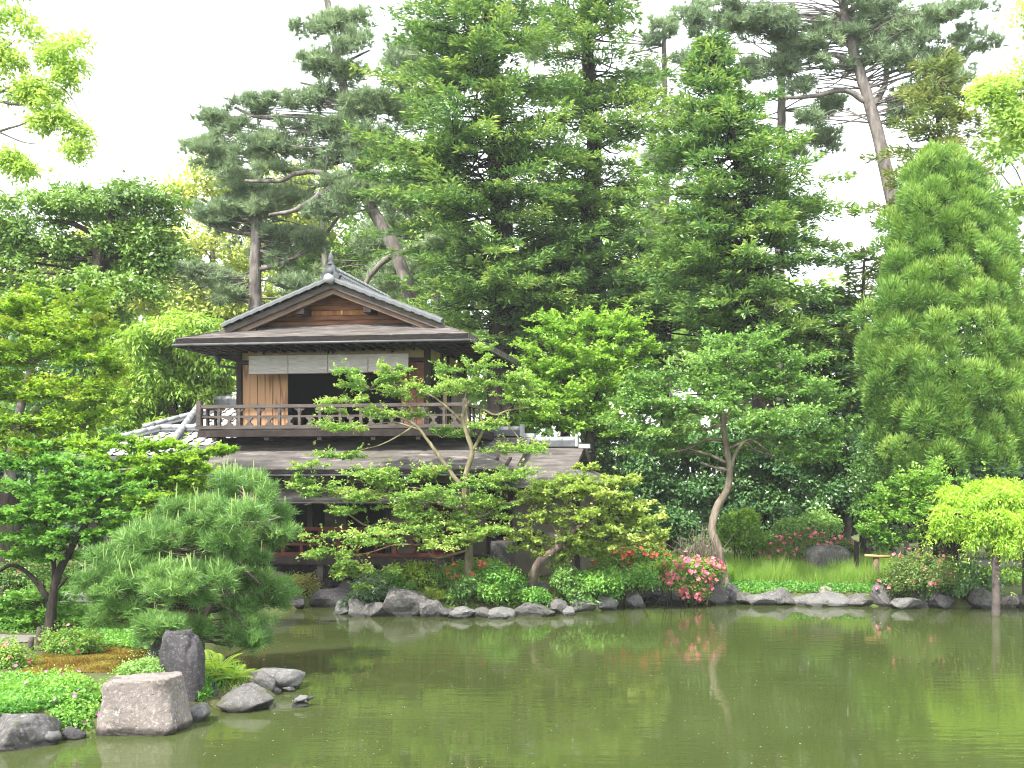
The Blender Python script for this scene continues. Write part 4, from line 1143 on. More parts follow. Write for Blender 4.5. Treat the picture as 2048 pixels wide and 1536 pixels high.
# turtle sunning itself on a stone in the pond
tc_ = W(600, 1414)
trk = obj('stone', *[q for q in rock_mesh(991, 3, 9, .08)], M['stone_pale'], None, True, (tc_[0], tc_[1] + .05, .005))
trk.scale = (.095, .075, .045); tag(trk, 'tiny pale stone the turtle sits on', 'stone', 'stones along the pond edge')
tur = empty('turtle', (tc_[0] + .0, tc_[1] + .05, .052), R(12)); tag(tur, 'small turtle with a pale domed shell sunning on a stone in the pond', 'turtle')
bm = bmesh.new(); bmesh.ops.create_uvsphere(bm, u_segments=20, v_segments=12, radius=1)
for v in bm.verts:
    z = v.co.z; v.co.x *= .082; v.co.y *= .064; v.co.z = .048 * z if z > 0 else .012 * z
    v.co.z += .006 * math.cos(v.co.x * 90) * max(z, 0)
me = bpy.data.meshes.new('shell'); bm.to_mesh(me); bm.free(); me.materials.append(M['stone_pale']); me.polygons.foreach_set('use_smooth', np.ones(len(me.polygons), bool))
o = inst('shell', me, tur, (0, 0, .022), (0, R(-14), 0))
bd = MB()
bd.box(-.055, .06, -.045, .045, .006, .022)
hd = MB().tube([(.05, 0, .018), (.085, 0, .028), (.105, 0, .040), (.122, 0, .042), (.132, 0, .038)], [.018, .015, .016, .017, .006], 8).build('head', M['stone_dark'], tur, True)
for sx, sy_ in ((.05, .05), (.05, -.05), (-.05, .05), (-.05, -.05)): MB().tube([(sx * .8, sy_ * .7, .018), (sx * 1.25, sy_ * 1.25, .004), (sx * 1.5, sy_ * 1.4, -.006)], [.016, .013, .009], 6).build('leg', M['stone_dark'], tur, True)
MB().tube([(-.05, 0, .014), (-.105, 0, .002)], [.009, .002], 5).build('tail', M['stone_dark'], tur, True)
bd.build('underside', M['stone_dark'], tur, True)
# ------------------------------------------------------------------ far wood and background trees
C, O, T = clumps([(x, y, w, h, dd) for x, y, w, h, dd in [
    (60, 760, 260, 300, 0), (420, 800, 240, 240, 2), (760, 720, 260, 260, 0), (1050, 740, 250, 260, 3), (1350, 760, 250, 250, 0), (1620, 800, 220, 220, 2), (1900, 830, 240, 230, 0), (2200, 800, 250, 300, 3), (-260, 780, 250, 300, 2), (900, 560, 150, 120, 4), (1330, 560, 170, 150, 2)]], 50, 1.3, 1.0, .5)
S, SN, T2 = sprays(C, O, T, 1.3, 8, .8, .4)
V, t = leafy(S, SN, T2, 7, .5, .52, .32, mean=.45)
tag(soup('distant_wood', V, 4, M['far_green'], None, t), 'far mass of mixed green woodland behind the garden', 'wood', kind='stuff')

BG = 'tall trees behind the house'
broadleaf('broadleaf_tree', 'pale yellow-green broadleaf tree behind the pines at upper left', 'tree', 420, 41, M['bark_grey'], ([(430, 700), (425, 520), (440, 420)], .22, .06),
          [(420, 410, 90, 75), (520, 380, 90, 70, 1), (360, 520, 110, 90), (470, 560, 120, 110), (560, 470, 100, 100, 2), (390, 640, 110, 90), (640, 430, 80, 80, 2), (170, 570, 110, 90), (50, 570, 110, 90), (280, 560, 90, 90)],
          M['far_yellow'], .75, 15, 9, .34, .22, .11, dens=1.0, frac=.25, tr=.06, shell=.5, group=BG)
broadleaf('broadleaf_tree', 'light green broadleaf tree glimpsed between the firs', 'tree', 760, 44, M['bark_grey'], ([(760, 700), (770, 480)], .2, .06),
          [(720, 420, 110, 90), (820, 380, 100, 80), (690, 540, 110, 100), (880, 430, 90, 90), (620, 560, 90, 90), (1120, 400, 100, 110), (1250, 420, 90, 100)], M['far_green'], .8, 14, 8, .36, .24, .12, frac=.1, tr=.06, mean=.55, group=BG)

# pines left of centre
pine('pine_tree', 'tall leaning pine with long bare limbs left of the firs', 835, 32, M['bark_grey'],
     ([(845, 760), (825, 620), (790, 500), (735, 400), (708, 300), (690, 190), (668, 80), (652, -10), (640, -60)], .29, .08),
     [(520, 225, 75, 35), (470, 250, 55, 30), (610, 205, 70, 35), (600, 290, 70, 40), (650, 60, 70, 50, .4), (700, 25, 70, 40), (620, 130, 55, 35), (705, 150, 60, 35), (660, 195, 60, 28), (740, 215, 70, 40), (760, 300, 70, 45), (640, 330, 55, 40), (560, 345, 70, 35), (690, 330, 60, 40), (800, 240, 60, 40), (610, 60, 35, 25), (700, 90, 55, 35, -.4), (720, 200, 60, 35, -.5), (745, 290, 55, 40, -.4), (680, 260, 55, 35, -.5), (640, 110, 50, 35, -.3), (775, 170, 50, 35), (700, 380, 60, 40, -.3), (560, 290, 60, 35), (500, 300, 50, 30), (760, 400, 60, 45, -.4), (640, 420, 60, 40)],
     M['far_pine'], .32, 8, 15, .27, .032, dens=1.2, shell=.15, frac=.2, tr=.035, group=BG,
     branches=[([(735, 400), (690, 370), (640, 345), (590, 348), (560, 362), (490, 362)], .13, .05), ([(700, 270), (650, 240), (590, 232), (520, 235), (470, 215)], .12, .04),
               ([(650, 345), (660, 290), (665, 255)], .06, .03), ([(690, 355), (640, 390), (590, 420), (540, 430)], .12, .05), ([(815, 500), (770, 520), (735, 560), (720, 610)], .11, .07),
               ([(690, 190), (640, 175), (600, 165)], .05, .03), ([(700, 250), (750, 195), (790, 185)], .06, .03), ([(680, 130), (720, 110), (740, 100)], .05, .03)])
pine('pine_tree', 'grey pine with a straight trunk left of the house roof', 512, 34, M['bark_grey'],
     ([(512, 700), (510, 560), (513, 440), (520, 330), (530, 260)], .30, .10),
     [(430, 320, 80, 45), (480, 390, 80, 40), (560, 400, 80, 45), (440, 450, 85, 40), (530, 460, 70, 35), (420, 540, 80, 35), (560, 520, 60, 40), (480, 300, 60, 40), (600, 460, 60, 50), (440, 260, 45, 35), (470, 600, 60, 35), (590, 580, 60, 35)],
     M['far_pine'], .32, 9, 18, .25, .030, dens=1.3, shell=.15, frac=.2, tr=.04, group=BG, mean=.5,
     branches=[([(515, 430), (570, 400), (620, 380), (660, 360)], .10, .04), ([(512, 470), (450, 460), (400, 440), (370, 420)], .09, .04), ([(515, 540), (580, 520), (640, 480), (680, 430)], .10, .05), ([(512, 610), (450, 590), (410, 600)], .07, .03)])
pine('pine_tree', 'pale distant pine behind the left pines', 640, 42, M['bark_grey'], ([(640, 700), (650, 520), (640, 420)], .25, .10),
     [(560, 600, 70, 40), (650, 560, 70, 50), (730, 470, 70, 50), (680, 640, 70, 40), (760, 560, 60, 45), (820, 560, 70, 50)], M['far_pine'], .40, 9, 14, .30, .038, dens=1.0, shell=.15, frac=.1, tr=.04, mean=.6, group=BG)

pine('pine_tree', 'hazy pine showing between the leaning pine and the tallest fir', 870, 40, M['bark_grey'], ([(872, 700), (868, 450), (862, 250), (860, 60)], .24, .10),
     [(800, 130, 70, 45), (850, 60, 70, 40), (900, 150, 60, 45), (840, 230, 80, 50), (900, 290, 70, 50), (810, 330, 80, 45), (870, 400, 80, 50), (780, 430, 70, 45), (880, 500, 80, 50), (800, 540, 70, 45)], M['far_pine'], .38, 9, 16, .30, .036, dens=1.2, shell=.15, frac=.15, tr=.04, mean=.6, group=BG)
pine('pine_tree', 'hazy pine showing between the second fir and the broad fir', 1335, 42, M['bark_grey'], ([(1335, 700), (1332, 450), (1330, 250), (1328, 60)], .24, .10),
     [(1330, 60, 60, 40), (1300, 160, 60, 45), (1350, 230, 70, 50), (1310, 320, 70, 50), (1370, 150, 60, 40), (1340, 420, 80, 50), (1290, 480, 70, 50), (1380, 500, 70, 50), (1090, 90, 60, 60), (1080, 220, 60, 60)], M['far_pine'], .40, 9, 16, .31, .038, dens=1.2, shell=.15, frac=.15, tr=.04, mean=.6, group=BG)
# firs
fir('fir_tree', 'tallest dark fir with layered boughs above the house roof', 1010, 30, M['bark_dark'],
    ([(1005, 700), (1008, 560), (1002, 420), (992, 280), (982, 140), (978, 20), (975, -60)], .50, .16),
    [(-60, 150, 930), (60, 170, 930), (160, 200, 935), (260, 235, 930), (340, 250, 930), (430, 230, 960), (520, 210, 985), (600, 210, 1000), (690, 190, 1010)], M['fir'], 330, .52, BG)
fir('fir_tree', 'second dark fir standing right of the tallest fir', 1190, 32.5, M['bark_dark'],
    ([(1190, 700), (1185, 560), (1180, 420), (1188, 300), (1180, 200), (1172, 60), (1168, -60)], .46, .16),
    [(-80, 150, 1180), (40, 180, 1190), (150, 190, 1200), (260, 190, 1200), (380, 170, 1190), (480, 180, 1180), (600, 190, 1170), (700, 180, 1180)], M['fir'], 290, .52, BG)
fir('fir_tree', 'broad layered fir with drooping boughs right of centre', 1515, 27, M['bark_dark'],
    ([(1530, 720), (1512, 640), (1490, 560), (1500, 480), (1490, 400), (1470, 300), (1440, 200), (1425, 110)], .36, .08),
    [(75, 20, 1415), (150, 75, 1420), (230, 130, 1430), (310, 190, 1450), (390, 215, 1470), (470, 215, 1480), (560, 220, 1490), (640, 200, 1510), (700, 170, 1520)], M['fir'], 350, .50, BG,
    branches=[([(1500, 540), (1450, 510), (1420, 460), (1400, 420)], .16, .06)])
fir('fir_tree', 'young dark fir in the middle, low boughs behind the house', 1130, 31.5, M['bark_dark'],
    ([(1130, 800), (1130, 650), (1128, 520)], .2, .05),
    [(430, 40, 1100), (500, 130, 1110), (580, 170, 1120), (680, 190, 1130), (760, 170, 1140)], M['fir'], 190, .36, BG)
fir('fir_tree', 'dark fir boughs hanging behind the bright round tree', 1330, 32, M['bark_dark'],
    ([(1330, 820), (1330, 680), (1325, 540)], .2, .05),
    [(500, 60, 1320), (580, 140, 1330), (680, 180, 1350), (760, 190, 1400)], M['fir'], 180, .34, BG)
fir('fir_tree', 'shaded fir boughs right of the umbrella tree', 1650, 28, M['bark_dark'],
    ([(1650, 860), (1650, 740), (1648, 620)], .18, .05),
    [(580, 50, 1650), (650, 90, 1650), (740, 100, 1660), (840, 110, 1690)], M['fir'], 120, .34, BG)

# pines and cedars on the right
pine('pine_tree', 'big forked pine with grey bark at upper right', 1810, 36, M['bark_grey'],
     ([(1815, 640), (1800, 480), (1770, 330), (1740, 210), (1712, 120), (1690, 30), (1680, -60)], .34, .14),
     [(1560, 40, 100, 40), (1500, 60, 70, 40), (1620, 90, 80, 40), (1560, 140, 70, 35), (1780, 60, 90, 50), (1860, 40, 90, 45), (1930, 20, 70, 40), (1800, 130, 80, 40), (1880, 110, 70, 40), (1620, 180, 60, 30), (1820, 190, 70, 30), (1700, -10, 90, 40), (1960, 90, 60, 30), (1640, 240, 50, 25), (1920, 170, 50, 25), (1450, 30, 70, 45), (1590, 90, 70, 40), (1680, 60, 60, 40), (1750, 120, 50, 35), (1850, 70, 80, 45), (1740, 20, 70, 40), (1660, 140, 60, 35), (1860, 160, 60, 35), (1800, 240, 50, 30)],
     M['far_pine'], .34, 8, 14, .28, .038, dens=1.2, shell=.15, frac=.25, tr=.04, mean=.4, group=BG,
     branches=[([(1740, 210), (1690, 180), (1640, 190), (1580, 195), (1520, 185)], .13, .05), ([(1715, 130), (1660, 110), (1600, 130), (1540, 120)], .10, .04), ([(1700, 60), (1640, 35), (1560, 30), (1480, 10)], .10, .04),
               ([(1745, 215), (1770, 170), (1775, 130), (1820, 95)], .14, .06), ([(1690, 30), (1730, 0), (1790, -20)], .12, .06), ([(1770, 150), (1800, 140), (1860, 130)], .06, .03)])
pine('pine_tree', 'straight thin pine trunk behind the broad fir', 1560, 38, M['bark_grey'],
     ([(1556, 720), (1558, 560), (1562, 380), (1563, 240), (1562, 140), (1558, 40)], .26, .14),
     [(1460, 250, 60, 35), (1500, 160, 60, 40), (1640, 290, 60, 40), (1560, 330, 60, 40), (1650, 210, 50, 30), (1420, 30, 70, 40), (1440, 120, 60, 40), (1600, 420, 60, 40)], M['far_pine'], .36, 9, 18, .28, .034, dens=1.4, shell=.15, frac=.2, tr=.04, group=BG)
fir('cedar_tree', 'thin olive-brown cedar rising behind the cone-shaped cedar', 1880, 29, M['bark_pine'],
    ([(1878, 700), (1876, 420), (1880, 250), (1882, 110)], .16, .04),
    [(100, 25, 1880), (160, 80, 1880), (240, 120, 1870), (330, 130, 1860), (440, 150, 1850), (560, 170, 1840), (660, 180, 1800)], M['brown_cedar'], 170, .55, BG, L=.22, Wd=.05)
fir('cedar_tree', 'feathery cedar boughs between the broad fir and the cone-shaped cedar', 1730, 28, M['bark_pine'],
    ([(1730, 880), (1725, 700), (1728, 520)], .15, .04),
    [(500, 30, 1728), (580, 70, 1725), (680, 80, 1720), (800, 80, 1725)], M['brown_cedar'], 90, .40, BG, L=.22, Wd=.05)
broadleaf('broadleaf_tree', 'light green tree at the right edge behind the cedar', 'tree', 2060, 31, M['bark_grey'], ([(2060, 700), (2055, 400)], .2, .06),
          [(2010, 300, 60, 40), (2040, 420, 60, 60), (2050, 560, 70, 80), (2000, 520, 45, 50), (2060, 680, 70, 80)], M['far_green'], .6, 8, 8, .3, .23, .12, frac=.2, tr=.04, shell=.4, group=BG)
broadleaf('camphor_tree', 'bright yellow-green camphor branch hanging in at upper right', 'tree', 2180, 24, M['bark_grey'], ([(2185, 700), (2170, 400), (2150, 150)], .25, .1),
          [(2000, 190, 60, 45), (2030, 240, 60, 40), (2070, 170, 70, 60), (1970, 195, 30, 30), (2060, 290, 50, 35), (2060, 20, 50, 35), (2150, 100, 80, 100), (2060, 690, 25, 22)], M['camphor'], .42, 14, 9, .26, .14, .06, shoot=(1.2, .5, 9, .1, .5), frac=.3, tr=.04, shell=.3)

# ------------------------------------------------------------------ trees nearer the house
broadleaf('evergreen_oak', 'dark green cloud-pruned oak with black trunk at the left', 'tree', 200, 27, M['bark_dark'],
          ([(205, 800), (195, 620), (200, 520), (222, 450), (230, 400)], .34, .12),
          [(250, 400, 95, 38), (140, 420, 70, 32), (330, 420, 55, 40), (70, 450, 90, 45), (130, 490, 90, 45), (280, 480, 80, 45), (30, 520, 70, 60), (330, 520, 60, 50), (100, 570, 120, 55), (270, 590, 100, 60), (200, 640, 110, 60), (290, 680, 90, 60), (40, 640, 90, 70), (230, 740, 100, 60), (-60, 560, 80, 100), (20, 400, 50, 25), (200, 450, 80, 40, .9), (160, 540, 90, 50, .9), (260, 540, 80, 50, .9), (80, 500, 80, 40, .8), (180, 410, 80, 30, .3)],
          M['holly'], .34, 9, 9, .18, .125, .065, dens=1.45, split=2, shell=.6, flat=.7, up=.7, shoot=(1.0, .22, 9), frac=.05, tr=.05, mean=.48,
          branches=[([(200, 520), (240, 512), (260, 500)], .12, .06), ([(222, 460), (290, 450), (320, 440)], .10, .05), ([(215, 480), (150, 450), (110, 440)], .10, .04)])
broadleaf('broadleaf_tree', 'glossy bright tree with drooping leaf tufts left of the balcony', 'tree', 350, 25.8, M['bark_dark'], ([(350, 880), (345, 760)], .2, .08),
          [(330, 690, 90, 50), (400, 720, 70, 50), (290, 760, 80, 60), (360, 790, 90, 60), (430, 780, 50, 60), (270, 830, 70, 40), (320, 860, 90, 40), (440, 700, 40, 35), (250, 700, 60, 40), (380, 660, 60, 30)],
          M['oak'], .30, 12, 10, .20, .17, .05, dens=1.1, shell=.6, droop=.75, up=.35, shoot=(.8, .3, 9, .2, .7), frac=.05, tr=.03, mean=.5)
broadleaf('dark_evergreen', 'shaded evergreen behind the yellow-green maple at left', 'tree', 230, 25, M['bark_dark'], ([(230, 960), (235, 840)], .15, .06),
          [(200, 890, 80, 50), (120, 900, 90, 70), (40, 860, 100, 80), (60, 740, 100, 80, 1), (150, 760, 80, 70, 1)], M['dark_ever'], .35, 14, 9, .2, .12, .06, frac=.05, mean=.45)
layered('round_tree', 'bright green round tree between the house and the umbrella tree', 'tree', 1180, 25.6, M['bark_dark'],
          ([(1178, 930), (1180, 850), (1175, 780)], .20, .08),
          [(1140, 650, 80, 38), (1230, 660, 70, 40), (1090, 720, 70, 40), (1180, 720, 90, 45), (1260, 720, 55, 45), (1060, 770, 60, 35), (1130, 790, 90, 40), (1220, 780, 80, 40), (1110, 840, 80, 35), (1200, 850, 70, 35), (1050, 840, 50, 30), (1270, 790, 50, 40)],
          M['bright_tree'], 1.1, 6, 10, .115, .060, mean=.46, up_=.45)
for i, (px, lab, bl) in enumerate([
        (1260, 'dark evergreen shrubbery left of the umbrella tree trunk', [(1260, 900, 70, 60), (1310, 960, 70, 60), (1250, 990, 60, 50), (1340, 1040, 60, 50), (1290, 1060, 60, 40)]),
        (1390, 'dark evergreen shrubbery right behind the umbrella tree trunk', [(1370, 890, 90, 60), (1400, 980, 80, 60), (1380, 1060, 70, 50), (1450, 930, 70, 60)]),
        (1540, 'dark evergreen shrubbery behind the glossy round shrubs', [(1520, 880, 90, 60), (1560, 950, 90, 60), (1500, 1000, 70, 50), (1590, 1030, 70, 50), (1470, 1060, 50, 40)]),
        (1670, 'shaded evergreen below the feathery cedar', [(1650, 900, 80, 70), (1700, 970, 70, 60), (1640, 990, 60, 50), (1720, 920, 60, 60), (1740, 1020, 50, 60)])]):
    broadleaf('dark_evergreen', lab, 'tree', px, 26.2, M['bark_dark'], ([(px, 1080), (px + 5, 980)], .12, .06), bl, M['dark_ever'], .30, 15, 9, .18, .11, .055, dens=1.15, frac=.05, mean=.5, shell=.55, group='evergreens behind the far bank')
C, O, T = clumps([(x, 1000 + 20 * math.sin(x), 90, 110) for x in range(1060, 2300, 90)] + [(x, 1010, 110, 120, 1.5) for x in range(-160, 420, 110)], 28, .5, 1.25, .6, -.4, .6)
S, SN, T2 = sprays(C, O, T, .5, 10, .8, .4)
V, t = leafy(S, SN, T2, 8, .26, .20, .11, mean=.42)
tag(soup('hedge', V, 4, M['dark_ever'], None, t), 'continuous shaded thicket closing off the garden behind the banks', 'thicket', kind='stuff')
broadleaf('evergreen_tree', 'grey-green evergreen at the foot of the cone-shaped cedar', 'tree', 1815, 25.0, M['bark_grey'], ([(1812, 1075), (1800, 1010), (1780, 960)], .07, .05),
          [(1760, 930, 60, 45), (1800, 960, 60, 50), (1730, 980, 50, 40), (1820, 1000, 60, 50)], M['ash'], .28, 13, 9, .17, .09, .04, frac=.08, mean=.30)

# cone-shaped cedar: rounded upswept tufts
cb = empty('cone_cedar', base(1895, 23)); tag(cb, 'large cone-shaped cedar with rounded bright tufts at the right', 'tree')
limb('trunk', [cb.location[:], P(1900, 940, 23), P(1902, 800, 23), P(1906, 560, 23), P(1900, 330, 23)], .22, .05, M['bark_dark'], cb, 10)
cbl = []
cprof = [(292, 14), (330, 62), (360, 88), (450, 130), (540, 155), (620, 168), (700, 184), (780, 186), (860, 176), (930, 160)]
row = 0
py = 300.0
while py < 930:
    hwid = np.interp(py, [c[0] for c in cprof], [c[1] for c in cprof]); row += 1
    R_ = np.interp(py, [300, 380, 930], [18, 25, 30])
    n_ = max(2, int(2 * math.pi * hwid * .62 / (R_ * 1.45)))          # round the near half and a little beyond
    for q_ in range(n_):
        a = math.pi * (-.12 + 1.24 * (q_ + .5 * (row % 2) + .3 * rng.normal()) / n_)
        k_ = .86 + .16 * rng.normal() * .7; r_ = R_ * rng.uniform(.75, 1.2)
        cbl.append((1893 + np.interp(py, [300, 700], [-8, 12]) - math.cos(a) * hwid * k_ * .86, py + rng.normal() * 9, r_, r_ * rng.uniform(1.0, 1.35), -math.sin(a) * hwid * k_ * .80 * 23 / F))
    py += R_ * 1.12
VV, TT = [], []
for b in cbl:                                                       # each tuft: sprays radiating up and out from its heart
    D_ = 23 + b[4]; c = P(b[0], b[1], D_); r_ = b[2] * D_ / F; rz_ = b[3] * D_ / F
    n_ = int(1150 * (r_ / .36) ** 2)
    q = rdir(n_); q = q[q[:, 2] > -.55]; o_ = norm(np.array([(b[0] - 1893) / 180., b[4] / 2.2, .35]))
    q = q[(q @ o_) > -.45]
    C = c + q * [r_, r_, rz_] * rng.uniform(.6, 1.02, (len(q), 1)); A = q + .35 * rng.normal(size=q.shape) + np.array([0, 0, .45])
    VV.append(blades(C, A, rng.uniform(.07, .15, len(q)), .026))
    TT.append(np.clip(.40 + .13 * rng.normal() + .36 * q[:, 2] + .10 * rng.normal(size=len(q)), 0, 1))  # tuft tops tinted lighter: young growth and top light put into the colour
q = []                                                               # old needles near the trunk, tinted dark to paint shade between tufts
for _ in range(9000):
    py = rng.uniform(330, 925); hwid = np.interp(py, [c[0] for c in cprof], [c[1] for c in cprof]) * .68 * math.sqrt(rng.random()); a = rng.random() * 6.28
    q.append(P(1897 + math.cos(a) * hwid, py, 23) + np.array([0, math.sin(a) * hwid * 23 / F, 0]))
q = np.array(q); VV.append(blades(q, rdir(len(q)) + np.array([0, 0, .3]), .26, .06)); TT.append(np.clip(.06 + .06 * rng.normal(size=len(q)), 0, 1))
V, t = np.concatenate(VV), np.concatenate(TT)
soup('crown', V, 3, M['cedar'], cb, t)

# umbrella tree with the S-shaped trunk
layered('umbrella_tree', 'spreading umbrella-shaped tree with a winding pale trunk on the far bank', 'tree', 1450, 21.8, M['bark_pale'],
          ([(1436, 1100), (1424, 1060), (1434, 1015), (1456, 975), (1458, 930), (1450, 880), (1444, 830), (1432, 800)], .12, .05),
          [(1500, 690, 90, 30), (1420, 730, 90, 30), (1580, 730, 80, 30), (1340, 770, 90, 30), (1460, 770, 100, 32), (1580, 780, 90, 30), (1290, 810, 80, 28), (1390, 810, 90, 30, -.8), (1640, 810, 60, 26), (1250, 850, 60, 25), (1330, 860, 80, 28, -.4), (1560, 840, 100, 30, -.6), (1650, 870, 60, 30), (1290, 900, 60, 25), (1380, 900, 70, 26, .6), (1620, 910, 70, 28), (1540, 900, 70, 28, .6), (1690, 850, 30, 25), (1460, 700, 60, 25, .8), (1540, 680, 40, 20)],
          M['ash'], 1.25, 6, 9, .082, .046, mean=.46, fl=.9, up_=.4,
          branches=[([(1455, 940), (1430, 935), (1400, 925)], .05, .025), ([(1452, 925), (1420, 910), (1385, 900), (1380, 890)], .045, .02), ([(1462, 935), (1475, 900), (1500, 880), (1540, 905)], .055, .02),
                    ([(1448, 880), (1410, 880), (1375, 898), (1300, 910)], .045, .015), ([(1446, 850), (1400, 860), (1340, 862), (1290, 880)], .045, .015), ([(1445, 850), (1460, 835), (1500, 825), (1550, 815)], .05, .02),
                    ([(1438, 815), (1400, 820), (1350, 830), (1290, 850)], .04, .015), ([(1450, 900), (1490, 885), (1510, 900), (1560, 915)], .035, .015), ([(1436, 810), (1445, 780), (1450, 760)], .05, .02), ([(1440, 840), (1480, 810), (1530, 790)], .04, .015), ([(1434, 805), (1410, 790), (1370, 790)], .04, .015)])

# layered tree in front of the house
layered('layered_tree', 'open layered tree with flat leafy boughs in front of the house', 'tree', 935, 19.2, M['bark_olive'],
          ([(938, 1080), (930, 1000), (932, 950), (944, 905), (935, 870), (925, 835), (940, 800)], .085, .032),
          [(740, 770, 70, 22), (700, 800, 55, 16), (820, 790, 60, 22), (900, 780, 70, 20), (960, 730, 50, 28), (900, 740, 40, 22, .4), (790, 740, 40, 16), (690, 855, 60, 16), (790, 830, 70, 18, .3), (680, 910, 55, 14), (640, 975, 65, 17, -.5), (720, 990, 60, 15, -.4), (790, 960, 70, 17), (860, 1000, 70, 20, -.4), (700, 1020, 40, 10, -.4), (940, 1000, 70, 18), (1020, 950, 60, 22, -.2), (1060, 900, 45, 16), (1100, 970, 40, 20), (980, 970, 60, 20), (820, 1060, 60, 18, -.5), (760, 1085, 70, 16, -.6), (660, 1110, 55, 12, -.6), (880, 1090, 60, 20, -.5), (950, 1075, 50, 18, -.4), (1010, 760, 55, 25), (1040, 800, 50, 20), (980, 850, 50, 14), (760, 1140, 50, 14, -.3), (700, 1150, 45, 14, -.3), (900, 870, 50, 16, .4), (600, 960, 30, 12, -.5), (860, 940, 50, 14), (950, 1030, 60, 16), (800, 1015, 50, 14, -.2), (900, 1045, 55, 14, -.2), (1000, 1010, 50, 14), (1010, 900, 45, 14), (740, 945, 60, 14, -.3), (840, 1030, 50, 12, -.3), (640, 1075, 40, 10, -.5), (990, 1060, 50, 14)],
          M['island'], 1.4, 6, 9, .060, .034, mean=.46, bD=19.75, fl=.75, up_=.5,
          branches=[([(938, 1010), (905, 1015), (870, 1005), (840, 1020), (805, 1045), (770, 1042), (735, 1052), (690, 1025), (640, 1005), (610, 1010)], .045, .012),
                    ([(935, 985), (905, 950), (880, 915), (855, 880), (830, 850), (790, 830)], .06, .02), ([(830, 850), (800, 870), (760, 890), (700, 905)], .022, .008), ([(840, 860), (790, 845), (740, 850), (690, 860)], .022, .008),
                    ([(944, 905), (965, 860), (962, 820), (990, 830), (1020, 820), (1060, 815)], .04, .012), ([(935, 1040), (900, 1050), (880, 1030), (850, 1010), (800, 1000), (760, 1005)], .035, .01),
                    ([(938, 1035), (970, 1030), (1000, 1010), (1050, 1000), (1100, 980)], .035, .01), ([(936, 1100), (900, 1110), (870, 1115), (850, 1095), (820, 1070)], .03, .01), ([(850, 1090), (790, 1090), (740, 1105), (680, 1115)], .02, .008),
                    ([(930, 850), (900, 820), (860, 790), (800, 770), (740, 780)], .03, .01), ([(942, 870), (930, 800), (945, 750)], .03, .01), ([(960, 870), (1000, 840), (1050, 890)], .02, .008), ([(900, 1015), (860, 985), (810, 975), (740, 1000)], .022, .008)])

# leaning pale maple on the island
layered('pale_maple', 'yellow-green maple with a leaning trunk at the right of the island', 'tree', 1055, 19.4, M['bark_pine'],
          ([(1075, 1130), (1112, 1098), (1150, 1060), (1190, 1030)], .11, .04),
          [(1120, 985, 70, 20), (1200, 975, 60, 22), (1090, 1040, 50, 18), (1170, 1030, 70, 22), (1250, 1010, 55, 22), (1290, 1050, 50, 22), (1220, 1060, 60, 20), (1130, 1080, 60, 18, .3), (1270, 1085, 50, 16), (1160, 1100, 50, 16, .4), (1060, 1000, 40, 18), (1310, 1075, 30, 14), (1160, 965, 60, 18, .3), (1040, 1070, 40, 16), (1100, 1110, 50, 14, .3), (1200, 1090, 60, 16, .2), (1240, 960, 40, 16)],
          M['pale_maple'], 2.2, 6, 8, .068, .047, mean=.46, bD=19.9, fl=.9, up_=.3,
          branches=[([(1150, 1060), (1200, 1075), (1260, 1065)], .03, .01), ([(1112, 1098), (1110, 1060), (1080, 1030)], .03, .01)])

# trees of the left foreground
layered('yellow_maple', 'yellow-green maple with reddish tips filling the left side', 'tree', 30, 17.5, M['bark_grey'], ([(30, 1060), (20, 940), (40, 820), (60, 740)], .16, .05),
          [(90, 610, 70, 26), (170, 600, 55, 24), (30, 650, 80, 30), (130, 660, 90, 30), (200, 660, 40, 24), (60, 710, 100, 32), (170, 720, 70, 28), (20, 770, 90, 34), (130, 780, 100, 32), (210, 790, 50, 24), (70, 840, 110, 32), (180, 840, 70, 26), (-40, 720, 80, 60), (20, 900, 80, 30), (-30, 860, 70, 50), (120, 890, 60, 22), (110, 700, 80, 30, .8), (60, 790, 90, 30, .8), (150, 830, 80, 26, .7), (10, 620, 50, 24), (230, 740, 30, 18)],
          M['yellow_maple'], 1.6, 6, 8, .078, .042, mean=.38, up_=.45,
          branches=[([(30, 860), (60, 830), (110, 800), (170, 780)], .03, .01), ([(25, 900), (-10, 830), (-30, 760)], .04, .015)])
layered('green_maple', 'fresh green maple with slender dark stems behind the foreground pine', 'tree', 96, 14.6, M['bark_dark'], ([(110, 1170), (135, 1110), (165, 1060), (200, 1000), (240, 960)], .07, .03),
          [(60, 920, 70, 22), (130, 940, 70, 24), (60, 980, 90, 26), (160, 985, 80, 24), (240, 980, 70, 22), (30, 1030, 80, 22), (130, 1030, 80, 22), (220, 1030, 70, 20), (60, 1075, 80, 18), (150, 1080, 70, 18), (200, 1060, 50, 16), (30, 1110, 60, 16), (110, 1115, 60, 14), (60, 1200, 90, 24, .5), (120, 1230, 80, 22, .6), (20, 1240, 80, 20, .6)],
          M['maple'], 1.6, 6, 9, .064, .043, mean=.44, fl=.8, up_=.2,
          branches=[([(105, 1190), (140, 1150), (190, 1120), (220, 1080)], .03, .012), ([(100, 1200), (60, 1150), (20, 1130), (-20, 1160)], .05, .02), ([(110, 1175), (105, 1100), (90, 1040)], .04, .015)])
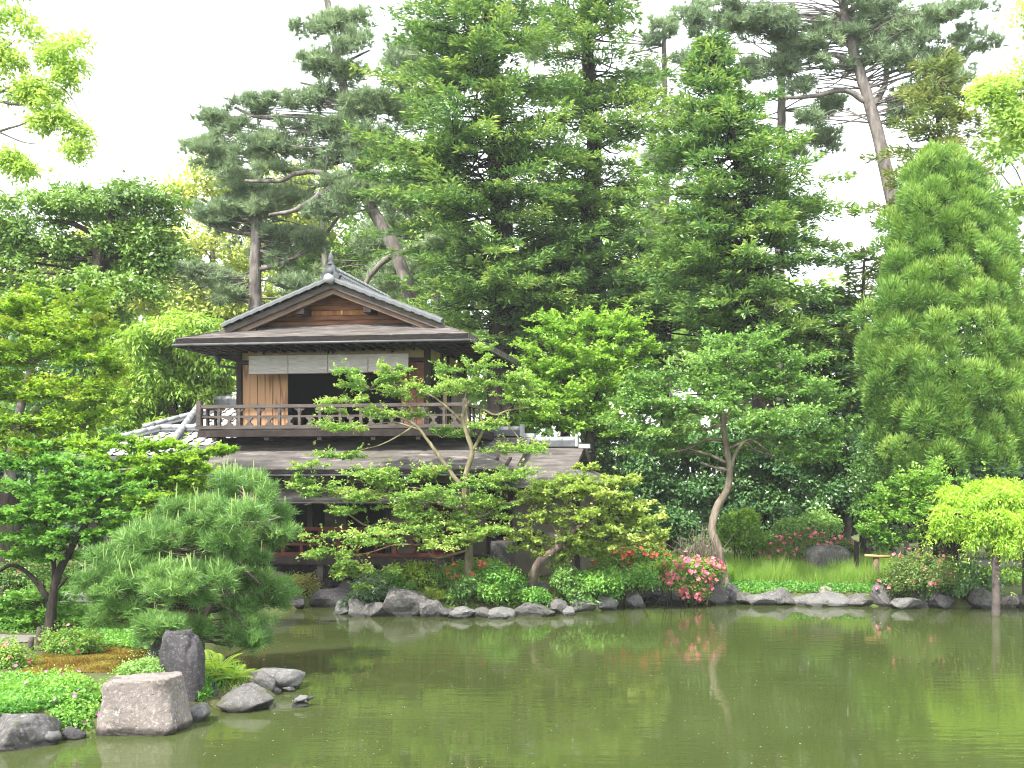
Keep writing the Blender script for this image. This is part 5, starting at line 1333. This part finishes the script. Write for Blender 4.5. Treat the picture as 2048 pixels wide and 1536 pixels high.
layered('lime_maple', 'lime green maple spray reaching across to the lower roof', 'tree', 210, 16.2, M['bark_dark'], ([(225, 1080), (260, 1020), (300, 975), (350, 930)], .05, .02),
          [(300, 925, 70, 20), (230, 920, 60, 18), (360, 915, 50, 18), (420, 920, 40, 14), (455, 900, 22, 9), (290, 965, 80, 20), (370, 955, 60, 18), (220, 960, 60, 18), (330, 1000, 80, 18), (250, 1010, 70, 18), (400, 945, 40, 14), (340, 890, 40, 12), (290, 1040, 60, 14), (390, 990, 40, 14), (240, 895, 60, 16), (300, 890, 40, 12), (180, 905, 50, 16)],
          M['lime_maple'], 1.4, 6, 11, .060, .040, mean=.46, up_=.4)
broadleaf('old_tree', 'thick dark trunk standing at the left edge', 'tree', 15, 17.0, M['bark_dark'], ([(18, 1100), (14, 1020), (10, 960)], .26, .20),
          [(-120, 900, 90, 60), (-60, 980, 60, 40)], M['maple'], .3, 10, 8, .2, .08, .05, frac=.05)
broadleaf('camphor_tree', 'yellow-green camphor branches hanging in at the upper left against the sky', 'tree', -260, 15.5, M['bark_grey'], ([(-265, 900), (-250, 600), (-230, 350), (-240, 100)], .26, .1),
          [(20, 30, 45, 30), (70, 70, 45, 30), (30, 110, 50, 28), (100, 110, 40, 28), (140, 90, 28, 24), (150, 130, 24, 24), (60, 170, 40, 16), (120, 160, 40, 22), (40, 190, 40, 16), (100, 200, 32, 16), (120, 240, 30, 14), (155, 262, 20, 11), (150, 300, 16, 13), (20, 320, 16, 12), (45, 338, 12, 8), (75, 245, 24, 10), (-60, 60, 70, 60), (-90, 180, 70, 60), (-40, 300, 40, 30), (-150, 0, 90, 80), (0, -30, 60, 30)],
          M['camphor'], .14, 6, 8, .13, .085, .036, dens=.8, shell=.2, flat=.8, up=.5, droop=.45, shoot=(1.4, .28, 9, .1, .6), frac=.0, mean=.5,
          branches=[([(-230, 320), (-120, 240), (-30, 200), (40, 210), (110, 195)], .05, .01), ([(-230, 360), (-100, 300), (0, 262), (40, 250), (70, 235)], .04, .008), ([(0, 265), (50, 285), (100, 288)], .015, .005), ([(-235, 220), (-120, 150), (0, 120), (60, 135)], .05, .012), ([(-120, 240), (-20, 130), (30, 80)], .03, .01), ([(-30, 200), (60, 160), (130, 180), (170, 250)], .02, .006), ([(-100, 300), (-30, 320), (20, 335)], .012, .004)])

# ------------------------------------------------------------------ foreground pine
fp, FC = pine('foreground_pine', 'trained pine with cushions of long needles on the left bank', 392, 12.8, M['bark_pine'],
     ([(395, 1290, .2), (402, 1235), (430, 1180), (458, 1130), (452, 1090), (470, 1040), (500, 1000)], .10, .04),
     [(505, 985, 75, 32, .5), (440, 1010, 60, 26, .4), (560, 1030, 42, 34, .6), (350, 1060, 90, 30), (280, 1080, 60, 26, -.2), (215, 1110, 55, 20, -.3), (410, 1085, 60, 28), (520, 1080, 65, 28, .4), (330, 1150, 90, 32, -.5), (270, 1185, 85, 36, -.7), (370, 1195, 75, 34, -.7), (220, 1220, 60, 32, -.5), (320, 1240, 85, 30, -.8), (395, 1245, 55, 30, -.4), (500, 1165, 70, 32, .6), (550, 1195, 50, 24, .7), (470, 1215, 55, 28, .3), (490, 1262, 55, 30, .1), (520, 1285, 30, 20, .1), (195, 1165, 40, 28, -.3), (430, 1050, 60, 24, -.5), (255, 1130, 60, 20, -.4), (480, 1030, 60, 26, -.6), (465, 1085, 55, 24, -.7), (440, 1150, 50, 26, -.7), (540, 990, 40, 24, .3), (455, 975, 60, 24, .2), (330, 1105, 60, 20, -.2), (400, 1125, 60, 22, .2), (300, 1110, 60, 20, .2), (480, 1125, 55, 20, .1), (360, 1020, 50, 20, .3)],
     M['pine'], .12, 7, 25, .125, .0095, dens=1.5, spread=.8, frac=.35, tr=.014, flat=.6, mean=.48, up=.25, shell=.5, bot=-.3, deep=.75,
     branches=[([(458, 1130), (430, 1120), (380, 1100), (330, 1080), (270, 1075)], .04, .012), ([(430, 1180), (380, 1190, -.4), (320, 1205, -.6), (250, 1220, -.6)], .04, .012), ([(452, 1100), (470, 1115), (500, 1150), (540, 1185, .6)], .035, .012), ([(470, 1045), (520, 1045), (560, 1035)], .03, .01), ([(420, 1200), (460, 1220), (500, 1260)], .03, .01), ([(455, 1110), (420, 1085), (400, 1065)], .03, .01), ([(400, 1245), (360, 1240, -.4), (300, 1240, -.7)], .03, .01)])
# upright young shoots
FU = FC[FC[:, 2] > np.quantile(FC[:, 2], .35)]; top_ = FU[rng.choice(len(FU), 230)]
A = np.array([0, 0, 1.0]) + .12 * rng.normal(size=(len(top_), 3)); l = .10 + .13 * rng.random(len(top_))
V = [];
for s_ in range(3):
    a = s_ * 2.1; off = np.array([math.cos(a), math.sin(a), 0]) * .008; off2 = np.array([math.cos(a + 2.1), math.sin(a + 2.1), 0]) * .008
    b_ = top_ + np.array([0, 0, .07]); V.append(np.stack([b_ + off, b_ + off2, b_ + off2 * .6 + norm(A) * l[:, None], b_ + off * .6 + norm(A) * l[:, None]], 1).reshape(-1, 3))
V = np.concatenate(V); soup('young_shoots', V, 4, M['candle'], fp, rng.random(len(V) // 4))
# ------------------------------------------------------------------ shrubs and flowers
AZ = 'azalea bushes'
shrub('azalea', 'low rounded azalea bush with a few pink flowers on the orange moss', 'shrub', 145, 13.2, [(143, 1292, 56, 26)], M['azalea'], .07, 12, 8, .07, .035, .018, dens=1.3, flowers=(M['pink'], 4, .03), group=AZ, mean=.62)
shrub('azalea', 'pink-flowered azalea cut off by the left edge', 'shrub', 0, 11.9, [(0, 1330, 50, 40), (-50, 1330, 50, 45)], M['azalea'], .07, 12, 8, .07, .035, .018, dens=1.3, flowers=(M['pink'], 46, .032), group=AZ, mean=.5)
shrub('azalea', 'low purple-flowered shrub spreading over the lower left bank', 'shrub', 80, 10.9, [(60, 1385, 90, 26, 0), (140, 1395, 50, 30, -.3), (20, 1405, 70, 30, -.4), (100, 1415, 70, 30, -.6), (155, 1430, 34, 28, -.7), (-40, 1405, 60, 34, -.3), (60, 1435, 60, 24, -.8), (120, 1446, 44, 18, -.9)], M['cover'], .07, 12, 8, .07, .040, .024, dens=1.3, flowers=(M['purple'], 34, .028), group=AZ, mean=.6)
shrub('low_shrub', 'small pale-leaved shrub growing behind the block stone', 'shrub', 275, 11.0, [(275, 1345, 58, 16)], M['ash'], .05, 12, 8, .05, .03, .015, dens=1.4, mean=.8)
shrub('azalea', 'bright pink azalea hanging over the water in the middle of the far bank', 'shrub', 1385, 20.4, [(1385, 1148, 48, 28), (1365, 1165, 35, 24), (1410, 1150, 34, 24), (1388, 1182, 28, 16)], M['azalea'], .09, 6, 7, .09, .05, .026, dens=1.3, flowers=(M['pink'], 300, .055), group=AZ, mean=.55, ftop=-.5)
shrub('azalea', 'dark azalea bush dotted with pink flowers behind the grey boulder', 'shrub', 1620, 24.5, [(1610, 1100, 70, 30), (1560, 1108, 40, 26), (1670, 1106, 42, 26)], M['azalea_dark'], .10, 6, 7, .1, .055, .028, dens=1.3, flowers=(M['pink'], 150, .06), group=AZ, mean=.5)
shrub('azalea', 'red-flowered azalea behind the island, below the leaning maple', 'shrub', 1280, 21.2, [(1285, 1108, 48, 20), (1230, 1118, 40, 18)], M['azalea'], .09, 6, 7, .1, .05, .026, dens=1.3, flowers=(M['red'], 170, .05), group=AZ, mean=.45)
shrub('azalea', 'rounded azalea with scattered pink flowers at the right water edge', 'shrub', 1845, 20.4, [(1845, 1152, 70, 40), (1810, 1165, 40, 28), (1880, 1165, 36, 26)], M['azalea_dark'], .09, 6, 7, .1, .05, .026, dens=1.4, flowers=(M['pink'], 44, .055), group=AZ, mean=.55)
shrub('azalea', 'orange-red azalea flowers under the layered tree', 'shrub', 890, 19.8, [(900, 1152, 40, 18), (960, 1140, 50, 18)], M['azalea'], .08, 6, 7, .09, .05, .026, dens=1.3, flowers=(M['red'], 50, .05), group=AZ, mean=.5)
shrub('azalea', 'shaded azalea with few pink flowers behind the maple stems at left', 'shrub', 80, 16.5, [(80, 1150, 80, 28)], M['azalea_dark'], .09, 6, 7, .09, .05, .03, dens=1.2, flowers=(M['pink'], 8, .04), group=AZ)
shrub('shrub', 'dark leafy shrub between the right azalea and the wooden post', 'shrub', 1940, 20.4, [(1940, 1165, 50, 30), (1970, 1180, 30, 20)], M['dark_ever'], .10, 12, 8, .11, .07, .04, dens=1.3, mean=.65)
shrub('shrub', 'glossy light green shrub behind the umbrella tree trunk', 'shrub', 1485, 24.2, [(1485, 1060, 44, 36), (1460, 1085, 30, 24), (1510, 1080, 30, 26)], M['oak'], .12, 12, 8, .12, .08, .032, dens=1.3, mean=.30)
shrub('shrub', 'glossy speckled shrub above the dark azalea', 'shrub', 1620, 25.3, [(1625, 1050, 52, 34), (1590, 1062, 34, 24)], M['ash'], .12, 12, 8, .12, .08, .04, dens=1.3, mean=.72)
shrub('yellow_shrub', 'yellow-leaved shrub at the water left of the deck', 'shrub', 598, 20.9, [(590, 1165, 28, 24), (620, 1180, 26, 20), (580, 1190, 24, 24)], M['yellow_shrub'], .10, 10, 7, .11, .06, .028, dens=1.0, mean=.5, shell=.3)
shrub('bamboo_grass', 'clump of white-edged bamboo grass at the left tip of the island', 'plant', 735, 19.4, [(735, 1185, 40, 32), (715, 1205, 24, 18)], M['sasa'], .12, 9, 6, .13, .13, .030, dens=1.1, droop=.5, mean=.45)
layered('plum_tree', 'fresh green small tree with upright shoots left of the wisteria', 'tree', 1895, 20.9, M['bark_dark'], ([(1893, 1120), (1885, 1090), (1870, 1060)], .09, .05),
        [(1800, 990, 60, 28), (1860, 965, 60, 26), (1770, 1035, 50, 28), (1840, 1030, 70, 28), (1910, 1000, 50, 28), (1800, 1075, 50, 20), (1950, 980, 40, 24), (1745, 1065, 34, 20), (1880, 1050, 50, 22), (1760, 1000, 40, 22), (1820, 960, 40, 20)],
        M['plum'], 2.0, 6, 9, .066, .036, mean=.46, up_=.8,
        branches=[([(1893, 1115), (1905, 1085), (1930, 1040)], .05, .02), ([(1893, 1110), (1860, 1080), (1820, 1040)], .05, .02), ([(1890, 1095), (1860, 1030), (1850, 990)], .04, .015), ([(1895, 1120), (1925, 1080), (1950, 1010)], .04, .015)])
IS = 'leafy plants on the island'
for px_, D_, bl, mt, lab, mn in [
    (800, 19.6, [(800, 1175, 40, 22), (770, 1165, 30, 18)], 'cover', 'leafy plant behind the largest block stone', .45),
    (930, 19.4, [(930, 1180, 46, 26), (900, 1195, 30, 20)], 'ash', 'blue-green leafy plant right of the largest block stone', .45),
    (985, 19.3, [(985, 1185, 44, 26), (1010, 1160, 40, 22)], 'cover', 'fresh green plant in the middle of the island', .6),
    (1075, 19.4, [(1075, 1195, 50, 20), (1040, 1200, 30, 18)], 'cover', 'dense green plant in front of the leaning trunk', .5),
    (1130, 19.6, [(1130, 1170, 46, 26), (1150, 1195, 34, 18)], 'ash', 'dark glossy plant right of the leaning trunk', .40),
    (1190, 19.9, [(1190, 1165, 44, 28), (1215, 1185, 30, 20)], 'cover', 'bright plant at the right part of the island', .65),
    (1255, 20.3, [(1250, 1160, 50, 24), (1290, 1155, 36, 18)], 'cover', 'light green plant above the inlet', .6),
    (1340, 20.6, [(1335, 1150, 30, 20)], 'fern', 'yellow-green tuft left of the pink azalea', .6),
    (840, 19.9, [(830, 1150, 40, 18)], 'fern', 'yellowish low plant under the layered tree', .45)]:
    shrub('leafy_plant', lab, 'plant', px_, D_, bl, M[mt], .11, 9, 7, .12, .075, .034, dens=1.0, shoot=(1.2, .2, 9), mean=mn, shell=.4, group=IS, stems=4)
# upright shoots above the plum crown
sh = []
for px_, y0, y1 in [(1768, 1010, 960), (1800, 980, 935), (1826, 970, 925), (1850, 965, 935), (1878, 965, 925), (1893, 970, 930), (1900, 985, 945), (1930, 970, 938), (1971, 975, 920), (1755, 1000, 970), (1815, 985, 955), (1864, 970, 940)]:
    a_, b_ = P(px_, y0 + 30, 20.7), P(px_ + rng.normal() * 3, y1, 20.7)
    n_ = 26; u = rng.random((n_, 1)); sh.append((a_ + (b_ - a_) * u + .02 * rng.normal(size=(n_, 3)), np.tile(b_ - a_, (n_, 1))))
Cs = np.concatenate([q[0] for q in sh]); As = norm(np.concatenate([q[1] for q in sh])) * .5 + rdir(len(Cs))
pl_ = [o for o in COL.objects if o.name.startswith('plum_tree')][0]
soup('upright_shoots', quads(Cs, As, rdir(len(Cs)), .075, .045), 4, M['plum'], pl_, np.clip(.8 + .12 * rng.normal(size=len(Cs)), 0, 1))
twigs(pl_, M['bark_dark'], [(base(1900, 20.9), P(1870, 1040, 20.9)), (base(1905, 20.9), P(1925, 1040, 20.9)), (base(1895, 20.9), P(1860, 1060, 20.7)), (base(1840, 21.2), P(1830, 1050, 21.2)), (base(1905, 20.9), P(1950, 1020, 20.8)), (P(1900, 1090, 20.9), P(1890, 1020, 20.9))], .05, 4, 7)

# dead twigs left of the winding trunk
dt = empty('bare_shrub', base(1395, 21.3)); tag(dt, 'leafless grey twiggy shrub left of the winding trunk', 'shrub')
pr = []
b0 = base(1400, 21.3)
for _ in range(16):
    m_ = P(1345 + 95 * rng.random(), 1060 + 45 * rng.random(), 21.3 + .4 * rng.normal()); pr.append((b0, m_))
    for _ in range(5): pr.append((b0 * .4 + m_ * .6, m_ + rng.normal(size=3) * [.22, .15, .12]))
for o_ in [twigs(dt, M['bark_pale'], pr, .012)]: o_.name = 'twig_mass'

# wisteria on its trellis
wr = empty('wisteria_trellis', base(1992, 19.0)); tag(wr, 'bright lime wisteria draped on a trellis post standing in the pond', 'wisteria')
wz = float(P(1992, 1040, 19.0)[2])
wx = float(P(1992, 0, 19.0)[0]); o_ = np.array(wr.location)
limb('post', [(wx, 19.0, -.45), (wx, 19.0, .5), (wx + .01, 19.0, wz)], .085, .075, M['wood_grey'], wr, 12, 4, .03)
lab_ = 'trellis_beam'
for (p_, q_) in [((wx - 1.0, 19.0, wz + .05), (wx + 4.5, 19.0, wz + .05)), ((wx - .9, 19.7, wz + .05), (wx + 4.5, 19.7, wz + .05)), ((wx - .9, 20.5, wz + .05), (wx + 4.5, 20.5, wz + .05))]:
    MB().tube([np.array(p_) - o_, np.array(q_) - o_], .025, 8).build('trellis_beam', M['wood_dark'], wr, True)
for k in range(7):
    x_ = wx - .8 + k * .75; MB().tube([np.array((x_, 18.7, wz + .12)) - o_, np.array((x_, 20.8, wz + .12)) - o_], .02, 8).build('trellis_beam', M['wood_dark'], wr, True)
for x_, y_ in ((wx + 2.6, 19.0), (wx + 1.2, 20.5)): limb('post', [(x_, y_, -.4), (x_, y_, wz)], .085, .075, M['wood_grey'], wr, 12, 4, .03)
C, O, T = clumps([(1960, 1010, 50, 24, .4), (1910, 1020, 36, 20, .4), (1885, 1055, 22, 14), (1950, 1075, 24, 14), (1905, 985, 36, 14, .8), (2035, 985, 50, 14, .8), (2010, 1005, 50, 24, .5), (2070, 1010, 60, 26, .5), (1930, 1045, 40, 18, .2), (1985, 1040, 50, 20), (2040, 1045, 50, 22), (2020, 1080, 20, 16), (2000, 1090, 22, 18, -.1), (1900, 1040, 24, 16), (2150, 1020, 70, 36, .5), (1990, 980, 60, 16, 1.0)], 19.0, .16, 1.1, .3, -.7, 1.0, 3)
S, SN, T2 = sprays(C, O, T, .17, 6, .8, .6)
V, t = leafy(S, SN, T2, 8, .15, .095, .030, .8, .5, .46)
V2, t2 = shoots(C, O, int(len(C) * 2.2), .45, 12, .095, .030, .42, .1, .9); V = np.concatenate([V, V2]); t = np.concatenate([t, t2])
soup('foliage', V, 4, M['wisteria'], wr, t)
twigs(wr, M['bark_pale'], [(P(1930, 1020, 19), P(1820, 1062, 18.9)), (P(1920, 1030, 19), P(1835, 1075, 19)), (P(1960, 1000, 19), P(2040, 962, 19))], .008)

# ------------------------------------------------------------------ ferns
def frond_mesh(n=24):
    V, T = [], []
    for i in range(n):
        u = (i + .5) / n; y = u; z = .55 * u - .62 * u * u
        ln = .26 * math.sin(math.pi * min(1, u * .86 + .16)) ** .8
        for s_ in (-1, 1):
            V.append(quads(np.array([[0, y, z]]), np.array([[s_ * 1.0, .45, -.12]]), np.array([[0, .2, 1]]), ln, .036)); T.append(.35 + .4 * u)
    st = []
    for i in range(6):
        u0, u1 = i / 6, (i + 1) / 6; f_ = lambda u: (u, .55 * u - .62 * u * u)
        (y0, z0), (y1, z1) = f_(u0), f_(u1); w_ = .012
        st.append(np.array([[-w_, y0, z0 - .004], [w_, y0, z0 - .004], [w_ * .8, y1, z1 - .004], [-w_ * .8, y1, z1 - .004]])); T.append(.5)
    return np.concatenate(V + st), T
fv, ft = frond_mesh()
ftmp = soup('frond', fv, 4, M['fern'], None, ft); frond_me = ftmp.data; bpy.data.objects.remove(ftmp)
def fern(px, py, size, label, n=12, tilt=.0):
    g_ = G(px, py)
    r_ = empty('fern', g_); tag(r_, label, 'fern', 'ferns on the banks')
    for i in range(n):
        o = inst('frond', frond_me, r_, (0, 0, .01), (R(rng.uniform(8, 42)), 0, i * 2 * math.pi / n + rng.normal() * .2), (size * rng.uniform(.8, 1.1),) * 3)
        o.rotation_mode = 'XYZ'
fern(432, 1352, .42, 'large fern beside the standing stone on the left bank')
fern(470, 1362, .34, 'fern hanging over the domed stone on the left bank')
fern(805, 1188, .62, 'tall fern left on the island behind the largest block stone')
fern(855, 1190, .60, 'tall fern beside the red azalea on the island')
fern(870, 1205, .5, 'drooping fern over the largest block stone')
fern(1095, 1170, .5, 'yellowish fern right of the leaning maple trunk')
fern(1120, 1168, .5, 'yellowish fern in the middle of the island plants')
fern(1155, 1195, .5, 'fern above the broad pale stone on the island')
fern(1195, 1172, .55, 'fern near the right end of the island')
fern(1200, 1200, .45, 'low fern over the pale pointed stone')
fern(1235, 1190, .45, 'small fern by the inlet')
fern(1040, 1205, .45, 'fern low on the island edge below the flat stone')
fern(1000, 1195, .4, 'fern left of the flat stone on the island')
fern(1220, 1150, .5, 'upright yellow fern below the red-flowered azalea')

# ------------------------------------------------------------------ ground cover
def cover(name, label, regions, n, mat, L, Wd, hgt, mean=.5, up=.6, cat='ground cover'):
    """small leaves standing a little above the ground inside pixel polygons"""
    VV, TT = [], []
    for pix, share in regions:
        poly = np.array([G(x, y)[:2] for x, y in pix]); lo, hi = poly.min(0), poly.max(0)
        m_ = int(n * share); q = lo + (hi - lo) * rng.random((m_ * 3, 2)); q = q[inside(poly, q[:, 0], q[:, 1])][:m_]
        tuft = np.array([noise.noise(Vector((a * 2.2, b * 2.2, 3))) for a, b in q])
        z = gh(q[:, 0], q[:, 1]) + hgt * (.55 + .7 * tuft) * rng.random(len(q)) ** .5
        C = np.column_stack([q, z]); A = rdir(len(C)) + np.array([0, 0, .25]); N = np.array([0, 0, up]) + .5 * rng.normal(size=(len(C), 3))
        l = L * (.6 + .7 * rng.random(len(C)))
        VV.append(quads(C, A, N, l, l * Wd / L)); TT.append(np.clip(mean + .25 * tuft + .15 * rng.normal(size=len(C)), 0, 1))
    return tag(soup(name, np.concatenate(VV), 4, mat, None, np.concatenate(TT)), label, cat, kind='stuff')
def stand(name, label, regions, n, mat, L, Wd, mean=.5, lean=.25, cat='grass'):
    VV, TT = [], []
    for pix, share in regions:
        poly = np.array([G(x, y)[:2] for x, y in pix]); lo, hi = poly.min(0), poly.max(0)
        m_ = int(n * share); q = lo + (hi - lo) * rng.random((m_ * 3, 2)); q = q[inside(poly, q[:, 0], q[:, 1])][:m_]
        tuft = np.array([noise.noise(Vector((a * 2.5, b * 2.5, 8))) for a, b in q])
        C = np.column_stack([q, gh(q[:, 0], q[:, 1]) - .01]); A = np.array([0, 0, 1.0]) + lean * rng.normal(size=(len(C), 3))
        l = L * (.4 + .8 * rng.random(len(C))) * (1 + .9 * tuft)
        VV.append(blades(C, A, l, Wd)); TT.append(np.clip(mean + .25 * tuft + .15 * rng.normal(size=len(C)), 0, 1))
    return tag(soup(name, np.concatenate(VV), 3, mat, None, np.concatenate(TT)), label, cat, kind='stuff')

ISL = [(706, 1222), (770, 1228), (1000, 1230), (1180, 1222), (1240, 1211), (1300, 1197), (1330, 1160), (1300, 1125), (1200, 1120), (1000, 1128), (860, 1140), (760, 1160), (700, 1195)]
cover('leafy_cover', 'mixed leafy ground cover over the island', [(ISL, 1)], 25000, M['cover'], .078, .040, .32, .50)
cover('yellow_cover', 'yellowish low plants scattered over the island', [([(960, 1200), (1250, 1195), (1290, 1150), (1000, 1150)], 1)], 8000, M['fern'], .10, .022, .34, .6)
cover('leafy_cover', 'bright green ground cover on the lower left bank', [([(-60, 1480), (180, 1460), (190, 1372), (60, 1355), (-60, 1365)], .6), ([(150, 1290), (300, 1300), (290, 1268), (160, 1262)], .4)], 15000, M['cover'], .042, .026, .10, .62)
cover('leafy_cover', 'low shaded plants along the right bank behind the azalea', [([(1770, 1215), (1900, 1217), (2100, 1212), (2100, 1140), (1800, 1150)], 1)], 17000, M['azalea'], .065, .033, .26, .45)
cover('leafy_cover', 'sparse low plants on the ground left of the house', [([(-60, 1270), (420, 1285), (430, 1210), (-60, 1205)], .5), ([(-60, 1180), (300, 1180), (420, 1160), (-60, 1140)], .5)], 16000, M['maple'], .05, .03, .10, .35)
stand('meadow_grass', 'long bright grass behind the stones of the far bank', [([(1415, 1200), (1560, 1204), (1765, 1206), (1790, 1160), (1780, 1140), (1600, 1142), (1440, 1140), (1400, 1165)], .8), ([(1290, 1190), (1420, 1195), (1440, 1140), (1300, 1130)], .2)], 46000, M['grass'], .40, .016, .55, .38)
stand('short_grass', 'thin grass on the ground behind the far bank', [([(1330, 1142), (1800, 1142), (1800, 1118), (1330, 1112)], 1)], 16000, M['grass'], .16, .016, .35)
stand('bank_grass', 'dry and green grass hanging along the island edge', [([(820, 1232), (1200, 1226), (1200, 1205), (820, 1210)], .6), ([(1890, 1216), (1960, 1216), (1960, 1190), (1880, 1190)], .4)], 6000, M['yellow_shrub'], .22, .010, .35, .5)
stand('grass_plumes', 'pale seed plumes nodding above the meadow grass', [([(1540, 1170), (1740, 1175), (1740, 1145), (1530, 1145)], 1)], 220, M['straw'], .55, .012, .6, .35)
cover('clover_cover', 'small clover leaves along the stones before the grass', [([(1430, 1207), (1560, 1209), (1765, 1212), (1770, 1190), (1560, 1188), (1430, 1190)], 1)], 7000, M['cover'], .05, .04, .10, .42)

cover('bank_plants', 'weeds on the slope between the lower left stones', [([(70, 1490), (200, 1468), (205, 1405), (60, 1420)], .5), ([(-60, 1500), (80, 1490), (70, 1430), (-60, 1440)], .2), ([(395, 1425), (470, 1405), (470, 1340), (395, 1350)], .3)], 9000, M['cover'], .045, .026, .12, .35)
stand('bank_weeds', 'thin grass between the stones of the left bank', [([(70, 1490), (200, 1468), (205, 1405), (60, 1420)], .5), ([(395, 1425), (500, 1400), (480, 1335), (395, 1350)], .5)], 1600, M['grass'], .14, .006, .4, .5)
# orange moss of the left bank
MOSS = [(40, 1352), (200, 1345), (330, 1345), (312, 1322), (312, 1296), (240, 1290), (120, 1300), (55, 1318)]
def moss_patch():
    poly = np.array([G(x, y)[:2] for x, y in MOSS]); lo, hi = poly.min(0), poly.max(0)
    q = lo + (hi - lo) * rng.random((60000, 2)); q = q[inside(poly, q[:, 0], q[:, 1])][:24000]
    nz = np.array([noise.noise(Vector((a * 3, b * 3, 1))) for a, b in q])
    C = np.column_stack([q, gh(q[:, 0], q[:, 1]) - .004 + .02 * (nz > .0) * nz]); A = np.array([0, 0, 1.0]) + .6 * rng.normal(size=(len(C), 3))
    return tag(soup('moss', blades(C, A, .026, .020), 3, M['moss'], None, np.clip(.5 + .7 * nz + .15 * rng.normal(size=len(C)), 0, 1)), 'orange-brown moss carpet on the left bank', 'moss', kind='stuff')
moss_patch()

# bits floating on the pond
q = []
while len(q) < 420:
    p_ = W(rng.uniform(380, 2060), rng.uniform(1232, 1536))
    if sdist(p_[0], p_[1]) < -.25: q.append((p_[0], p_[1], .004))
q = np.array(q)
soup_ = soup('floating_petals', quads(q, rdir(len(q)) * [1, 1, 0], np.array([0, 0, 1.]) + .05 * rng.normal(size=(len(q), 3)), .012 + .02 * rng.random(len(q)) ** 3, .010), 4, M['dryleaf'], None, rng.random(len(q)))
tag(soup_, 'scattered petals and leaf bits floating on the pond', 'petals', kind='stuff')

# ------------------------------------------------------------------ small things on the far bank
pb = base(1713, 22.6); pz = float(P(1713, 1083, pb[1])[2])
o_ = MB().box(-.045, .045, -.045, .045, -.1, pz - pb[2]).build('black_post', M['dark'], None, False); o_.location = pb
tag(o_, 'slim black post beside the grey boulder', 'post')
rbp = base(1752, 22.3); rz_ = float(P(1752, 1112, rbp[1])[2]) - rbp[2]
br_ = empty('bamboo_rail', rbp); tag(br_, 'low bamboo rail on a short post by the path on the far bank', 'rail')
MB().tube([(0, 0, -.08), (0, 0, rz_ + .03)], .07, 10).build('post', M['wood_rake'], br_, True)
s_ = rbp[1] / F
MB().tube([(-24 * s_, -.07, rz_ + .02), (0, -.07, rz_), (26 * s_, -.07, rz_ - .01)], .032, 10).build('rail', M['bamboo'], br_, True)
MB().tube([(-.06, -.06, rz_ - .03), (.06, -.08, rz_ + .05)], .012, 6).build('rope_tie', M['dark'], br_, True)
for px_, py_, top_y, lab in [(78, 1290, 1254, 'short grey stake by the path at the left edge'), (62, 1302, 1274, 'stubby mossy stake nearest the left azalea')]:
    g_ = G(px_, py_); hh = float(P(px_, top_y, g_[1])[2]) - g_[2]
    o_ = MB().tube([(0, 0, -.1), (0, 0, hh * .6), (.005, 0, hh)], [.035, .033, .03], 9).build('garden_stake', M['wood_grey'], None, True); o_.location = g_
    tag(o_, lab, 'stake', 'stakes by the path')
for px_, top_y, w_, lab in [(1690, 1010, .16, 'bare grey trunk in the shade behind the black post'), (1700, 960, .12, 'thin shaded trunk right behind the bare grey trunk')][:1]:
    g_ = base(px_, 27.2); rt_ = empty('tree', g_); tag(rt_, lab, 'tree')
    limb('trunk', [g_ - [0, 0, .1], P(px_ + 3, 1040, 27.2), P(px_ + 6, 960, 27.2), P(px_ + 2, 860, 27.2)], w_, w_ * .7, M['bark_grey'], rt_, 10, flare=.3)

# ------------------------------------------------------------------ air
hz_ = MB().box(-450, 450, -350, 450, -1.6, 34).build('haze', None)
hm = bpy.data.materials.new('haze_air'); hm.use_nodes = True
hn = hm.node_tree.nodes; hn.remove(hn['Principled BSDF'])
vo = hn.new('ShaderNodeVolumePrincipled'); vo.inputs['Color'].default_value = (.93, .97, 1, 1); vo.inputs['Density'].default_value = .0006; vo.inputs['Anisotropy'].default_value = .0
hm.node_tree.links.new(vo.outputs[0], hn['Material Output'].inputs['Volume'])
hz_.data.materials.append(hm)
tag(hz_, 'thin pale summer haze over the garden', kind='stuff')
